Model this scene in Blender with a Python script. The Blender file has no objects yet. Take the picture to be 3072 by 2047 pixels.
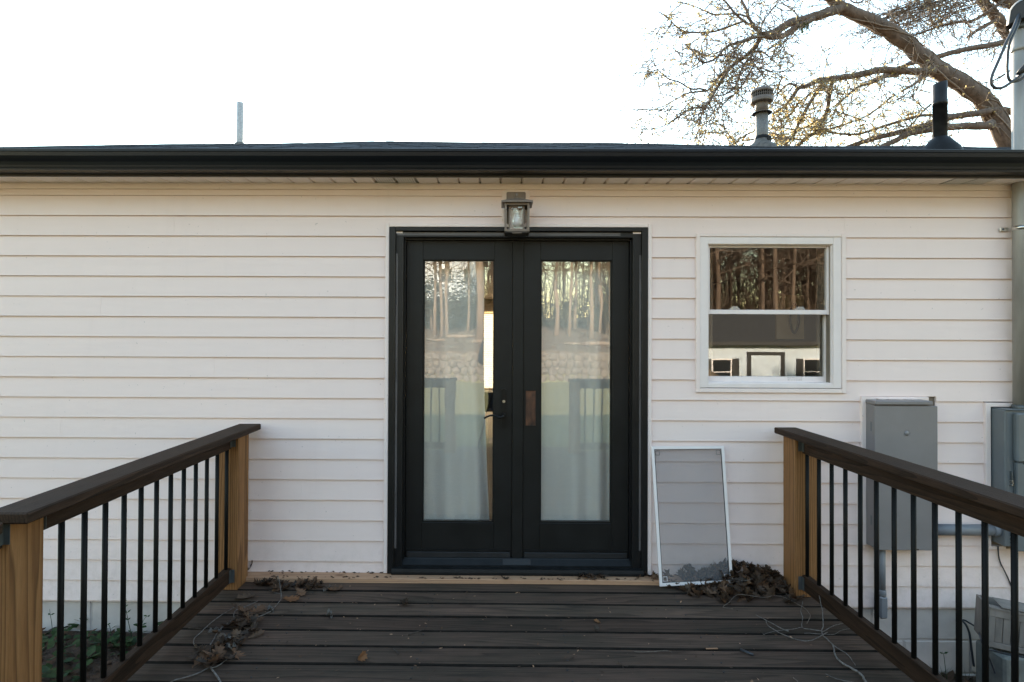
import bpy, bmesh, math, random
from mathutils import Vector, Matrix, noise
random.seed(11)
R = math.radians
S = bpy.context.scene
COL = S.collection

# ------------------------------------------------------------------ camera
F, CX, CY = 1690.0, 1485.0, 992.0            # focal length and optical centre, in pixels of the 3072 x 2047 photograph
CAM = Vector((0.0, -3.52, 1.505))
CROT = Matrix.Rotation(R(0.5), 3, 'Z') @ Matrix.Rotation(R(90.55), 3, 'X') @ Matrix.Rotation(0.0043, 3, 'Z')
cd = bpy.data.cameras.new('camera')
cam = bpy.data.objects.new('camera', cd)
COL.objects.link(cam)
cam.matrix_world = Matrix.Translation(CAM) @ CROT.to_4x4()
cd.sensor_width = 36.0
cd.lens = 36.0 * F / 3072.0
cd.shift_x = (1536.0 - CX) / 3072.0
cd.shift_y = (CY - 1023.5) / 3072.0
cd.clip_start = 0.02
cd.clip_end = 3000.0
S.camera = cam

# ------------------------------------------------------------------ sky, sun, exposure
SUN_EL, SUN_AZ = R(17.8), R(-2.4)
w = bpy.data.worlds.new('World')
S.world = w
w.use_nodes = True
nt = w.node_tree
nt.nodes.clear()
sky = nt.nodes.new('ShaderNodeTexSky')
sky.sky_type = 'NISHITA'
sky.sun_disc = False
sky.sun_elevation = SUN_EL
sky.sun_rotation = SUN_AZ
sky.air_density = 1.65
sky.dust_density = 0.1
sky.ozone_density = 1.2
bg = nt.nodes.new('ShaderNodeBackground')
bg.inputs['Strength'].default_value = 0.12
wo = nt.nodes.new('ShaderNodeOutputWorld')
nt.links.new(sky.outputs[0], bg.inputs[0])
nt.links.new(bg.outputs[0], wo.inputs[0])
sl = bpy.data.lights.new('sun', 'SUN')
sl.energy = 4.2
sl.angle = R(0.5)
sl.color = (1.0, 0.82, 0.62)
sun = bpy.data.objects.new('sun', sl)
COL.objects.link(sun)
sdir = Vector((math.sin(SUN_AZ) * math.cos(SUN_EL), math.cos(SUN_AZ) * math.cos(SUN_EL), math.sin(SUN_EL)))
sun.rotation_euler = (-sdir).to_track_quat('-Z', 'Y').to_euler()
sun.location = (-4, 60, 30)
vs = S.view_settings
vs.view_transform = 'Standard'
vs.look = 'None'
vs.gamma = 1.0
vs.use_curve_mapping = False
vs.exposure = 2.5
S.render.engine = 'CYCLES'
cy = S.cycles
cy.use_denoising = True
cy.max_bounces = 10
cy.diffuse_bounces = 5
cy.glossy_bounces = 4
cy.transmission_bounces = 6
cy.transparent_max_bounces = 16
cy.caustics_reflective = False
cy.caustics_refractive = False
cy.sample_clamp_indirect = 6.0

# ------------------------------------------------------------------ helpers
def ray(px, py):
    return (CROT @ Vector(((px - CX) / F, -(py - CY) / F, -1.0))).normalized()

def at(px, py, y):                            # the point on the upright plane at depth y that was measured at (px, py)
    d = ray(px, py)
    return CAM + d * ((y - CAM.y) / d.y)

def atz(px, py, z):                           # the same on a level plane
    d = ray(px, py)
    return CAM + d * ((z - CAM.z) / d.z)

def X(px, py, y=0.0): return at(px, py, y).x
def Z(py, px=1550, y=0.0): return at(px, py, y).z

ORG = {}
class MB:
    def __init__(s):
        s.bm = bmesh.new()
    def poly(s, pts, mi=0, smooth=False):
        try:
            f = s.bm.faces.new([s.bm.verts.new(p) for p in pts])
            f.material_index = mi
            f.smooth = smooth
        except ValueError:
            pass
        return s
    def box(s, x0, x1, y0, y1, z0, z1, bev=0.0, mi=0):
        return s.obox(Vector(((x0 + x1) / 2, (y0 + y1) / 2, (z0 + z1) / 2)), (1, 0, 0), (0, 1, 0), (0, 0, 1),
                      abs(x1 - x0), abs(y1 - y0), abs(z1 - z0), bev, mi)
    def obox(s, c, ux, uy, uz, sx, sy, sz, bev=0.0, mi=0):
        c, ux, uy, uz = Vector(c), Vector(ux).normalized(), Vector(uy).normalized(), Vector(uz).normalized()
        t = bmesh.new()
        bmesh.ops.create_cube(t, size=1.0)
        for v in t.verts:
            v.co = Vector((v.co.x * sx, v.co.y * sy, v.co.z * sz))
        if bev > 0:
            bmesh.ops.bevel(t, geom=t.edges[:], offset=bev, segments=1, affect='EDGES')
        m = {}
        for v in t.verts:
            m[v.index] = s.bm.verts.new(c + ux * v.co.x + uy * v.co.y + uz * v.co.z)
        flip = ux.cross(uy).dot(uz) < 0
        t.verts.index_update()
        vs_ = list(m.values())
        for f in t.faces:
            vv = [vs_[v.index] for v in f.verts]
            if flip: vv.reverse()
            nf = s.bm.faces.new(vv)
            nf.material_index = mi
        t.free()
        return s
    def tube(s, pts, rad, n=8, cap=True, smooth=True, mi=0):
        pts = [Vector(p) for p in pts]
        if not hasattr(rad, '__len__'): rad = [rad] * len(pts)
        rings, prev = [], None
        for i, p in enumerate(pts):
            t = (pts[min(i + 1, len(pts) - 1)] - pts[max(i - 1, 0)])
            if t.length < 1e-9: t = Vector((0, 0, 1))
            t.normalize()
            if prev is None:
                a = Vector((0, 0, 1)) if abs(t.z) < 0.9 else Vector((1, 0, 0))
                u = t.cross(a).normalized()
            else:
                u = (prev - t * prev.dot(t))
                if u.length < 1e-6: u = t.orthogonal()
                u.normalize()
            prev = u
            v = t.cross(u)
            rings.append([s.bm.verts.new(p + (u * math.cos(2 * math.pi * k / n) + v * math.sin(2 * math.pi * k / n)) * rad[i]) for k in range(n)])
        for a, b in zip(rings, rings[1:]):
            for k in range(n):
                f = s.bm.faces.new((a[k], a[(k + 1) % n], b[(k + 1) % n], b[k]))
                f.smooth = smooth; f.material_index = mi
        if cap:
            f = s.bm.faces.new(list(reversed(rings[0]))); f.material_index = mi
            f = s.bm.faces.new(rings[-1]); f.material_index = mi
        return s
    def lathe(s, c, prof, n=24, smooth=True, mi=0, axis='Z', caps=True):
        c = Vector(c)
        def P(r, h, k):
            a = 2 * math.pi * k / n
            if axis == 'Z': return c + Vector((r * math.cos(a), r * math.sin(a), h))
            if axis == 'Y': return c + Vector((r * math.cos(a), h, r * math.sin(a)))
            return c + Vector((h, r * math.cos(a), r * math.sin(a)))
        rings = [[s.bm.verts.new(P(r, h, k)) for k in range(n)] for r, h in prof]
        for a, b in zip(rings, rings[1:]):
            for k in range(n):
                f = s.bm.faces.new((a[k], a[(k + 1) % n], b[(k + 1) % n], b[k]))
                f.smooth = smooth; f.material_index = mi
        if caps:
            for r_ in (rings[0], rings[-1]):
                f = s.bm.faces.new(r_); f.material_index = mi
        return s
    def extrude_x(s, prof, x0, x1, nx=1, closed=True, jit=0.0, smooth=False, mi=0, seed=0.0):
        # a (y, z) outline swept along x; jit lets long vinyl wander a millimetre
        cols = []
        for i in range(nx + 1):
            x = x0 + (x1 - x0) * i / nx
            dz = jit * noise.noise(Vector((x * 0.9, seed, 0.3))) if jit else 0.0
            dy = 0.8 * jit * noise.noise(Vector((x * 0.7, seed, 7.3))) if jit else 0.0
            cols.append([s.bm.verts.new((x, y + dy, z + dz)) for y, z in prof])
        m = len(prof)
        for a, b in zip(cols, cols[1:]):
            for k in range(m if closed else m - 1):
                f = s.bm.faces.new((a[k], a[(k + 1) % m], b[(k + 1) % m], b[k]))
                f.smooth = smooth; f.material_index = mi
        if closed:
            f = s.bm.faces.new(list(reversed(cols[0]))); f.material_index = mi
            f = s.bm.faces.new(cols[-1]); f.material_index = mi
        return s
    def finish(s, name, mats, parent=None, base=False, recalc=True, origin=None):
        bm = s.bm
        if recalc:
            bmesh.ops.recalc_face_normals(bm, faces=bm.faces[:])
        lo = Vector((min(v.co.x for v in bm.verts), min(v.co.y for v in bm.verts), min(v.co.z for v in bm.verts)))
        hi = Vector((max(v.co.x for v in bm.verts), max(v.co.y for v in bm.verts), max(v.co.z for v in bm.verts)))
        c = (lo + hi) / 2
        if base: c.z = lo.z
        if origin is not None: c = Vector(origin)
        for v in bm.verts: v.co -= c
        me = bpy.data.meshes.new(name)
        bm.to_mesh(me)
        bm.free()
        for m in (mats if isinstance(mats, (list, tuple)) else [mats]):
            me.materials.append(m)
        o = bpy.data.objects.new(name, me)
        COL.objects.link(o)
        ORG[o.name] = c.copy()
        if parent is not None:
            o.parent = parent
            o.location = c - ORG[parent.name]
        else:
            o.location = c
        return o

def tag(o, label=None, cat=None, group=None, kind=None):
    if label: o['label'] = label
    if cat: o['category'] = cat
    if group: o['group'] = group
    if kind: o['kind'] = kind
    return o

def thing(name, loc, label, cat, group=None):
    o = bpy.data.objects.new(name, None)
    o.empty_display_size = 0.1
    COL.objects.link(o)
    o.location = loc
    ORG[o.name] = Vector(loc)
    return tag(o, label, cat, group)

def inst(me_obj, name, parent, loc, rot=(0, 0, 0), sc=(1, 1, 1)):   # another part that shares the mesh of me_obj
    o = bpy.data.objects.new(name, me_obj.data)
    COL.objects.link(o)
    loc = Vector(loc)
    if parent is not None:
        o.parent = parent
        o.location = loc - ORG[parent.name]
    else:
        o.location = loc
    ORG[o.name] = loc
    o.rotation_euler = rot
    o.scale = sc
    return o

def copy_tree(o, parent=None):
    c = o.copy()
    COL.objects.link(c)
    c.parent = parent
    for ch in list(o.children):
        copy_tree(ch, c)
    return c

# ------------------------------------------------------------------ materials
def new_mat(name):
    m = bpy.data.materials.new(name)
    m.use_nodes = True
    n = m.node_tree
    n.nodes.clear()
    out = n.nodes.new('ShaderNodeOutputMaterial')
    b = n.nodes.new('ShaderNodeBsdfPrincipled')
    n.links.new(b.outputs[0], out.inputs[0])
    return m, n, b, out

def nd(n, t, **kw):
    x = n.nodes.new(t)
    for k, v in kw.items():
        if k in x.inputs: x.inputs[k].default_value = v
        else: setattr(x, k, v)
    return x

def coords(n, scale=(1, 1, 1), rnd=0.0, src='Object'):
    tc = n.nodes.new('ShaderNodeTexCoord')
    o = tc.outputs[src]
    if rnd:
        oi = n.nodes.new('ShaderNodeObjectInfo')
        mu = nd(n, 'ShaderNodeMath', operation='MULTIPLY'); mu.inputs[1].default_value = rnd
        n.links.new(oi.outputs['Random'], mu.inputs[0])
        va = nd(n, 'ShaderNodeVectorMath', operation='ADD')
        n.links.new(o, va.inputs[0]); n.links.new(mu.outputs[0], va.inputs[1])
        o = va.outputs[0]
    mp = n.nodes.new('ShaderNodeMapping')
    mp.inputs['Scale'].default_value = scale
    n.links.new(o, mp.inputs[0])
    return mp.outputs[0]

def ramp(n, src, stops):
    r = n.nodes.new('ShaderNodeValToRGB')
    el = r.color_ramp.elements
    while len(el) < len(stops): el.new(0.5)
    for e, (p, c) in zip(el, stops):
        e.position = p
        e.color = (c[0], c[1], c[2], 1.0)
    n.links.new(src, r.inputs[0])
    return r.outputs[0]

def mixc(n, fac, a, b, mode='MIX'):
    x = n.nodes.new('ShaderNodeMix')
    x.data_type = 'RGBA'; x.blend_type = mode
    for s_, v in ((0, fac), (6, a), (7, b)):
        if hasattr(v, 'is_output'): n.links.new(v, x.inputs[s_])
        elif s_ == 0: x.inputs[0].default_value = v
        else: x.inputs[s_].default_value = (v[0], v[1], v[2], 1.0)
    return x.outputs[2]

def bump(n, b, h, strength=0.2, dist=0.01):
    x = nd(n, 'ShaderNodeBump')
    x.inputs['Strength'].default_value = strength
    x.inputs['Distance'].default_value = dist
    n.links.new(h, x.inputs['Height'])
    n.links.new(x.outputs[0], b.inputs['Normal'])
    return x

def simple(name, col, rough=0.5, metal=0.0, var=0.12, nscale=8.0, stretch=(1, 1, 1), bmp=0.05, bscale=120.0, spec=0.5, rnd=3.0):
    # painted or plain surface: colour that wanders a little, worn roughness, fine relief
    m, n, b, out = new_mat(name)
    co = coords(n, stretch, rnd)
    n1 = nd(n, 'ShaderNodeTexNoise', Scale=nscale, Detail=6.0, Roughness=0.6)
    n.links.new(co, n1.inputs['Vector'])
    lo = [max(0.0, c * (1 - var)) for c in col]; hi = [min(1.0, c * (1 + var)) for c in col]
    n.links.new(ramp(n, n1.outputs[0], [(0.3, lo), (0.7, hi)]), b.inputs['Base Color'])
    n2 = nd(n, 'ShaderNodeTexNoise', Scale=bscale, Detail=3.0)
    n.links.new(co, n2.inputs['Vector'])
    mr = nd(n, 'ShaderNodeMapRange')
    mr.inputs['To Min'].default_value = max(0.02, rough - 0.08); mr.inputs['To Max'].default_value = min(1.0, rough + 0.08)
    n.links.new(n1.outputs[0], mr.inputs[0]); n.links.new(mr.outputs[0], b.inputs['Roughness'])
    b.inputs['Metallic'].default_value = metal
    b.inputs['Specular IOR Level'].default_value = spec
    if bmp: bump(n, b, n2.outputs[0], bmp, 0.002)
    return m

def wood(name, stops, axis='Z', ring=26.0, off=(0.11, 0.05, 0.0), dist=0.035, rough=0.65, fine=0.35, bmp=0.15, knots=True, stain=None, tint=0.0, spec=0.3):
    # growth rings cut along the board: bands, cathedral loops, knots, fine pores
    m, n, b, out = new_mat(name)
    lng = {'X': 0, 'Y': 1, 'Z': 2}[axis]
    sc = [1.0, 1.0, 1.0]; sc[lng] = 0.07
    co = coords(n, sc, 5.0)
    ns = nd(n, 'ShaderNodeTexNoise', Scale=5.0, Detail=3.0)
    n.links.new(co, ns.inputs['Vector'])
    sub = nd(n, 'ShaderNodeVectorMath', operation='SUBTRACT'); sub.inputs[1].default_value = (0.5, 0.5, 0.5)
    n.links.new(ns.outputs['Color'], sub.inputs[0])
    scl = nd(n, 'ShaderNodeVectorMath', operation='SCALE'); scl.inputs['Scale'].default_value = dist * 4
    n.links.new(sub.outputs[0], scl.inputs[0])
    tc = n.nodes.new('ShaderNodeTexCoord')
    oi = n.nodes.new('ShaderNodeObjectInfo')
    mp = n.nodes.new('ShaderNodeMapping'); mp.inputs['Scale'].default_value = sc; mp.inputs['Location'].default_value = off
    n.links.new(tc.outputs['Object'], mp.inputs[0])
    add = nd(n, 'ShaderNodeVectorMath', operation='ADD')
    n.links.new(mp.outputs[0], add.inputs[0]); n.links.new(scl.outputs[0], add.inputs[1])
    wv = nd(n, 'ShaderNodeTexWave', wave_type='RINGS', rings_direction=axis, wave_profile='SAW')
    wv.inputs['Scale'].default_value = ring; wv.inputs['Distortion'].default_value = 0.6; wv.inputs['Detail'].default_value = 2.0
    n.links.new(add.outputs[0], wv.inputs['Vector'])
    col = ramp(n, wv.outputs['Fac'], stops)
    sc2 = [60.0, 60.0, 60.0]; sc2[lng] = 3.2
    fn = nd(n, 'ShaderNodeTexNoise', Scale=3.0, Detail=5.0, Roughness=0.7)
    n.links.new(coords(n, sc2, 9.0), fn.inputs['Vector'])
    dk = ramp(n, fn.outputs[0], [(0.32, [1 - fine] * 3), (0.62, [1.0] * 3)])
    col = mixc(n, 1.0, col, dk, 'MULTIPLY')
    big = nd(n, 'ShaderNodeTexNoise', Scale=1.6, Detail=4.0, Roughness=0.6)
    sc3 = [3.0, 3.0, 3.0]; sc3[lng] = 1.0
    n.links.new(coords(n, sc3, 7.0), big.inputs['Vector'])
    if stain:
        col = mixc(n, ramp(n, big.outputs[0], [(0.38, (0, 0, 0)), (0.66, (1, 1, 1))]), col, mixc(n, 1.0, col, stain, 'MULTIPLY'))
    if tint:
        hv = n.nodes.new('ShaderNodeHueSaturation')
        mr = nd(n, 'ShaderNodeMapRange'); mr.inputs['To Min'].default_value = 1 - tint; mr.inputs['To Max'].default_value = 1 + tint
        n.links.new(oi.outputs['Random'], mr.inputs[0]); n.links.new(mr.outputs[0], hv.inputs['Value']); n.links.new(col, hv.inputs['Color'])
        col = hv.outputs[0]
    if knots:
        sc4 = [6.0, 6.0, 6.0]; sc4[lng] = 1.7
        vo = nd(n, 'ShaderNodeTexVoronoi', Scale=1.0)
        n.links.new(coords(n, sc4, 11.0), vo.inputs['Vector'])
        k = ramp(n, vo.outputs['Distance'], [(0.035, (1, 1, 1)), (0.075, (0, 0, 0))])
        col = mixc(n, k, col, mixc(n, 1.0, col, (0.3, 0.22, 0.16), 'MULTIPLY'))
    n.links.new(col, b.inputs['Base Color'])
    b.inputs['Roughness'].default_value = rough
    b.inputs['Specular IOR Level'].default_value = spec
    bump(n, b, fn.outputs[0], bmp, 0.004)
    return m

def vinyl(name, col, grain=True):
    m, n, b, out = new_mat(name)
    co = coords(n, (0.6, 1, 5.0), 0.0)
    n1 = nd(n, 'ShaderNodeTexNoise', Scale=2.2, Detail=7.0, Roughness=0.65)
    n.links.new(co, n1.inputs['Vector'])
    c = ramp(n, n1.outputs[0], [(0.3, [x * 0.965 for x in col]), (0.7, col)])
    sp = nd(n, 'ShaderNodeTexNoise', Scale=55.0, Detail=2.0)
    n.links.new(coords(n, (1, 1, 1), 3.0), sp.inputs['Vector'])
    c = mixc(n, ramp(n, sp.outputs[0], [(0.735, (0, 0, 0)), (0.76, (1, 1, 1))]), c, [x * 0.72 for x in col])
    gp = n.nodes.new('ShaderNodeNewGeometry')
    sx = n.nodes.new('ShaderNodeSeparateXYZ'); n.links.new(gp.outputs['Position'], sx.inputs[0])
    hz = nd(n, 'ShaderNodeMapRange'); hz.inputs['From Min'].default_value = 0.30; hz.inputs['From Max'].default_value = -0.05
    n.links.new(sx.outputs[2], hz.inputs[0])
    sn = nd(n, 'ShaderNodeTexNoise', Scale=16.0, Detail=6.0, Roughness=0.75); n.links.new(gp.outputs['Position'], sn.inputs['Vector'])
    ml = nd(n, 'ShaderNodeMath', operation='MULTIPLY'); n.links.new(hz.outputs[0], ml.inputs[0])
    n.links.new(ramp(n, sn.outputs[0], [(0.44, (0, 0, 0)), (0.72, (0.32, 0.32, 0.32))]), ml.inputs[1])
    c = mixc(n, ml.outputs[0], c, (0.42, 0.33, 0.25))
    mpv = n.nodes.new('ShaderNodeMapping'); mpv.inputs['Scale'].default_value = (5.0, 1.0, 0.45); n.links.new(gp.outputs['Position'], mpv.inputs[0])
    rn = nd(n, 'ShaderNodeTexNoise', Scale=1.6, Detail=5.0, Roughness=0.65); n.links.new(mpv.outputs[0], rn.inputs['Vector'])
    c = mixc(n, ramp(n, rn.outputs[0], [(0.56, (0, 0, 0)), (0.80, (0.14, 0.14, 0.14))]), c, [x * 0.74 for x in col])
    n.links.new(c, b.inputs['Base Color'])
    b.inputs['Roughness'].default_value = 0.5
    b.inputs['Specular IOR Level'].default_value = 0.35
    if grain:
        g = nd(n, 'ShaderNodeTexNoise', Scale=9.0, Detail=6.0, Roughness=0.7)
        n.links.new(coords(n, (2.0, 20, 34.0), 4.0), g.inputs['Vector'])
        bump(n, b, g.outputs[0], 0.16, 0.003)
    return m

def glass(name, base_refl, wav=0.35, tint=(0.93, 0.96, 0.95), stretch=(1.0, 1.0, 0.35)):
    m, n, b, out = new_mat(name)
    n.nodes.remove(b)
    tr = nd(n, 'ShaderNodeBsdfTransparent'); tr.inputs[0].default_value = (*tint, 1)
    gl = nd(n, 'ShaderNodeBsdfGlossy'); gl.inputs['Roughness'].default_value = 0.0
    gl.inputs['Color'].default_value = (0.97, 0.98, 0.97, 1)
    lw = nd(n, 'ShaderNodeLayerWeight'); lw.inputs[0].default_value = 0.5      # Schlick: 1 - |cos| to the fifth, the same on both faces
    fr = nd(n, 'ShaderNodeMath', operation='POWER'); fr.inputs[1].default_value = 5.0
    n.links.new(lw.outputs['Facing'], fr.inputs[0])
    ad = nd(n, 'ShaderNodeMath', operation='ADD', use_clamp=True); ad.inputs[1].default_value = base_refl
    n.links.new(fr.outputs[0], ad.inputs[0])
    mx = nd(n, 'ShaderNodeMixShader')
    n.links.new(ad.outputs[0], mx.inputs[0]); n.links.new(tr.outputs[0], mx.inputs[1]); n.links.new(gl.outputs[0], mx.inputs[2])
    n.links.new(mx.outputs[0], out.inputs[0])
    if wav:
        ns = nd(n, 'ShaderNodeTexNoise', Scale=4.0, Detail=1.5)
        n.links.new(coords(n, stretch, 2.0), ns.inputs['Vector'])
        bp = nd(n, 'ShaderNodeBump'); bp.inputs['Strength'].default_value = wav; bp.inputs['Distance'].default_value = 0.004
        n.links.new(ns.outputs[0], bp.inputs['Height']); n.links.new(bp.outputs[0], gl.inputs['Normal'])
    return m

def leafmat(name, stops, trans=0.25, rough=0.6):
    m, n, b, out = new_mat(name)
    oi = n.nodes.new('ShaderNodeObjectInfo')
    geo = n.nodes.new('ShaderNodeNewGeometry')
    ad = nd(n, 'ShaderNodeMath', operation='ADD'); n.links.new(oi.outputs['Random'], ad.inputs[0]); n.links.new(geo.outputs['Random Per Island'], ad.inputs[1])
    fr = nd(n, 'ShaderNodeMath', operation='FRACT'); n.links.new(ad.outputs[0], fr.inputs[0])
    col = ramp(n, fr.outputs[0], stops)
    ns = nd(n, 'ShaderNodeTexNoise', Scale=40.0, Detail=4.0)
    n.links.new(coords(n), ns.inputs['Vector'])
    col = mixc(n, 1.0, col, ramp(n, ns.outputs[0], [(0.3, (0.55, 0.55, 0.55)), (0.7, (1, 1, 1))]), 'MULTIPLY')
    n.links.new(col, b.inputs['Base Color'])
    b.inputs['Roughness'].default_value = rough
    b.inputs['Specular IOR Level'].default_value = 0.25
    if trans:
        t = nd(n, 'ShaderNodeBsdfTranslucent'); n.links.new(col, t.inputs[0])
        mx = nd(n, 'ShaderNodeMixShader'); mx.inputs[0].default_value = trans
        n.links.new(b.outputs[0], mx.inputs[1]); n.links.new(t.outputs[0], mx.inputs[2]); n.links.new(mx.outputs[0], out.inputs[0])
    return m

def bark(name, dark, light, scale=14.0, stretch=(1, 1, 0.25)):
    m, n, b, out = new_mat(name)
    co = coords(n, stretch, 4.0)
    v = nd(n, 'ShaderNodeTexNoise', Scale=scale, Detail=8.0, Roughness=0.7)
    n.links.new(co, v.inputs['Vector'])
    n.links.new(ramp(n, v.outputs[0], [(0.32, dark), (0.66, light)]), b.inputs['Base Color'])
    b.inputs['Roughness'].default_value = 0.9
    bump(n, b, v.outputs[0], 0.6, 0.02)
    return m

M = {}
M['vinyl'] = vinyl('white_vinyl', (0.83, 0.688, 0.652))
M['trim'] = vinyl('vinyl_trim', (0.83, 0.708, 0.675), grain=False)
M['winframe'] = simple('window_vinyl', (0.78, 0.70, 0.69), 0.45, var=0.04, bmp=0.02)
M['soffit'] = vinyl('soffit_vinyl', (0.92, 0.83, 0.785), grain=False)
M['black'] = simple('black_door_paint', (0.008, 0.0085, 0.0085), 0.46, spec=0.3, var=0.25, nscale=5, bmp=0.06, bscale=160)
M['casing'] = simple('black_cladding', (0.007, 0.0075, 0.008), 0.40, spec=0.35, var=0.15, bmp=0.02)
M['sill'] = simple('sill_metal', (0.008, 0.0085, 0.009), spec=0.25, rough=0.46, var=0.35, nscale=14, bmp=0.08)
M['tape'] = simple('grey_film', (0.115, 0.105, 0.105), 0.5, var=0.15, bmp=0.03)
M['ink'] = simple('print_ink', (0.035, 0.035, 0.037), 0.6, var=0.0, bmp=0)
M['sweep'] = simple('door_sweep', (0.021, 0.021, 0.022), spec=0.3, rough=0.5, var=0.2, bmp=0.03)
M['gutter'] = simple('gutter_enamel', (0.0055, 0.007, 0.0105), 0.36, spec=0.25, var=0.2, nscale=3, stretch=(0.3, 1, 1), bmp=0.04)
M['fascia'] = simple('fascia_metal', (0.03, 0.028, 0.028), 0.45, var=0.15)
M['blackmetal'] = simple('baluster_enamel', (0.006, 0.006, 0.006), 0.55, var=0.2, bmp=0.03, spec=0.15)
M['iron'] = simple('handle_black', (0.007, 0.007, 0.007), 0.38, spec=0.25, var=0.1, bmp=0.0)
M['steel'] = simple('bright_steel', (0.62, 0.60, 0.57), 0.3, metal=1.0, var=0.1, bmp=0.02)
M['galv'] = simple('galvanized', (0.40, 0.395, 0.385), 0.55, metal=0.15, var=0.3, nscale=60, bmp=0.05)
M['fluegalv'] = simple('flue_galvanized', (0.135, 0.13, 0.128), 0.55, metal=0.1, var=0.4, nscale=60, bmp=0.05)
M['galvpipe'] = simple('galvanized_mast', (0.29, 0.275, 0.255), 0.5, metal=0.15, var=0.25, nscale=10, stretch=(1, 1, 0.2), bmp=0.05)
M['zincdull'] = simple('zinc_bracket', (0.10, 0.11, 0.115), 0.5, metal=0.5, var=0.25, bmp=0.05)
M['capmetal'] = simple('vent_cap_metal', (0.12, 0.095, 0.082), 0.6, metal=0.0, var=0.25, nscale=18)
M['ventdark'] = simple('vent_inside', (0.02, 0.018, 0.017), 0.8, var=0.2)
M['flash'] = simple('old_flashing', (0.10, 0.095, 0.09), 0.8, var=0.5, nscale=18, bmp=0.3, bscale=40)
M['tar'] = simple('tar', (0.010, 0.0105, 0.0115), 0.6, var=0.3, nscale=20, bmp=0.3, bscale=50, spec=0.15)
M['abs'] = simple('black_pipe', (0.013, 0.013, 0.014), 0.5, var=0.7, nscale=12, bmp=0.1, spec=0.25)
M['elec'] = simple('panel_grey', (0.20, 0.188, 0.193), 0.42, var=0.07, nscale=4, bmp=0.05, bscale=300)
M['elec2'] = simple('meter_grey', (0.125, 0.14, 0.15), 0.42, var=0.1, nscale=4, bmp=0.05, bscale=300)
M['pvc'] = simple('grey_conduit', (0.17, 0.18, 0.20), 0.5, var=0.1, bmp=0.03)
M['cable'] = simple('cable_rubber', (0.03, 0.033, 0.04), 0.42, var=0.15, bmp=0.04)
M['bronze'] = simple('lamp_bronze', (0.175, 0.138, 0.112), 0.42, metal=0.25, var=0.15, nscale=12, bmp=0.04)
M['bronzedark'] = simple('lamp_bronze_dark', (0.05, 0.042, 0.038), 0.5, var=0.2)
M['block'] = simple('painted_block', (0.50, 0.455, 0.43), 0.85, var=0.12, nscale=7, bmp=0.55, bscale=70)
M['mortar'] = simple('painted_mortar', (0.45, 0.41, 0.39), 0.9, var=0.14, nscale=9, bmp=0.5, bscale=60)
M['foundgrey'] = simple('grey_concrete', (0.16, 0.17, 0.16), 0.9, var=0.3, nscale=9, bmp=0.5, bscale=50)
M['sheath'] = simple('wall_sheathing', (0.22, 0.18, 0.14), 0.8, var=0.2)
M['shingle'] = simple('asphalt_shingle', (0.038, 0.041, 0.047), 0.95, var=0.45, nscale=25, bmp=0.0, rnd=7, spec=0.05)
M['pine'] = wood('treated_pine_post', [(0.0, (0.30, 0.148, 0.058)), (0.55, (0.25, 0.117, 0.043)), (0.9, (0.135, 0.060, 0.022)), (1.0, (0.25, 0.121, 0.046))], 'Z', 24, fine=0.25, tint=0.08)
M['pinenew'] = wood('new_pine_board', [(0.0, (0.52, 0.315, 0.195)), (0.6, (0.47, 0.275, 0.165)), (0.92, (0.32, 0.175, 0.10)), (1.0, (0.48, 0.285, 0.175))], 'X', 30, (0.0, 0.06, 0.03), fine=0.15, tint=0.04)
M['stain'] = wood('dark_stained_rail', [(0.0, (0.060, 0.034, 0.022)), (0.6, (0.047, 0.027, 0.017)), (1.0, (0.028, 0.017, 0.011))], 'Y', 26, fine=0.45, bmp=0.3, tint=0.1, stain=(0.8, 0.82, 0.84), spec=0.14)
M['stainx'] = wood('dark_stained_rail_x', [(0.0, (0.060, 0.034, 0.022)), (0.6, (0.047, 0.027, 0.017)), (1.0, (0.028, 0.017, 0.011))], 'X', 26, fine=0.45, bmp=0.3, tint=0.1, stain=(0.8, 0.82, 0.84), spec=0.14)
M['deck'] = wood('weathered_deck', [(0.0, (0.132, 0.084, 0.061)), (0.55, (0.106, 0.068, 0.050)), (0.9, (0.064, 0.042, 0.031)), (1.0, (0.124, 0.079, 0.057))], 'X', 22, (0.0, 0.05, 0.09), dist=0.05, rough=0.68, fine=0.34, bmp=0.3, stain=(0.60, 0.70, 0.70), tint=0.30, spec=0.2)
M['deckedge'] = simple('mould_blackened_edge', (0.014, 0.011, 0.009), 0.9, var=0.5, nscale=12, bmp=0.3, spec=0.1)  # board sides: mould, plus the shade of the gaps painted in
M['rawwood'] = simple('raw_door_wood', (0.075, 0.030, 0.014), 0.7, var=0.9, nscale=22, stretch=(1, 1, 0.5), bmp=0.2)
M['crate'] = simple('weathered_crate', (0.21, 0.185, 0.165), 0.8, var=0.3, nscale=16, stretch=(1, 1, 0.3), bmp=0.3, bscale=60)
M['glassdoor'] = glass('door_glass', 0.115, 0.10, (0.985, 0.99, 0.985), (1.6, 1.0, 0.5))
M['glasswin'] = glass('window_glass', 0.09, 0.03, (0.90, 0.90, 0.89), (1, 1, 1))
M['glasslamp'] = glass('lamp_glass', 0.09, 0.6, (0.96, 0.97, 0.98))
m_, n_, b_, o_ = new_mat('fly_screen')
n_.nodes.remove(b_)
t_ = nd(n_, 'ShaderNodeBsdfTransparent'); d_ = nd(n_, 'ShaderNodeBsdfDiffuse'); d_.inputs[0].default_value = (0.28, 0.275, 0.29, 1)
x_ = nd(n_, 'ShaderNodeMixShader')
ns_ = nd(n_, 'ShaderNodeTexNoise', Scale=5.0, Detail=3.0); n_.links.new(coords(n_), ns_.inputs['Vector'])
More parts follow.
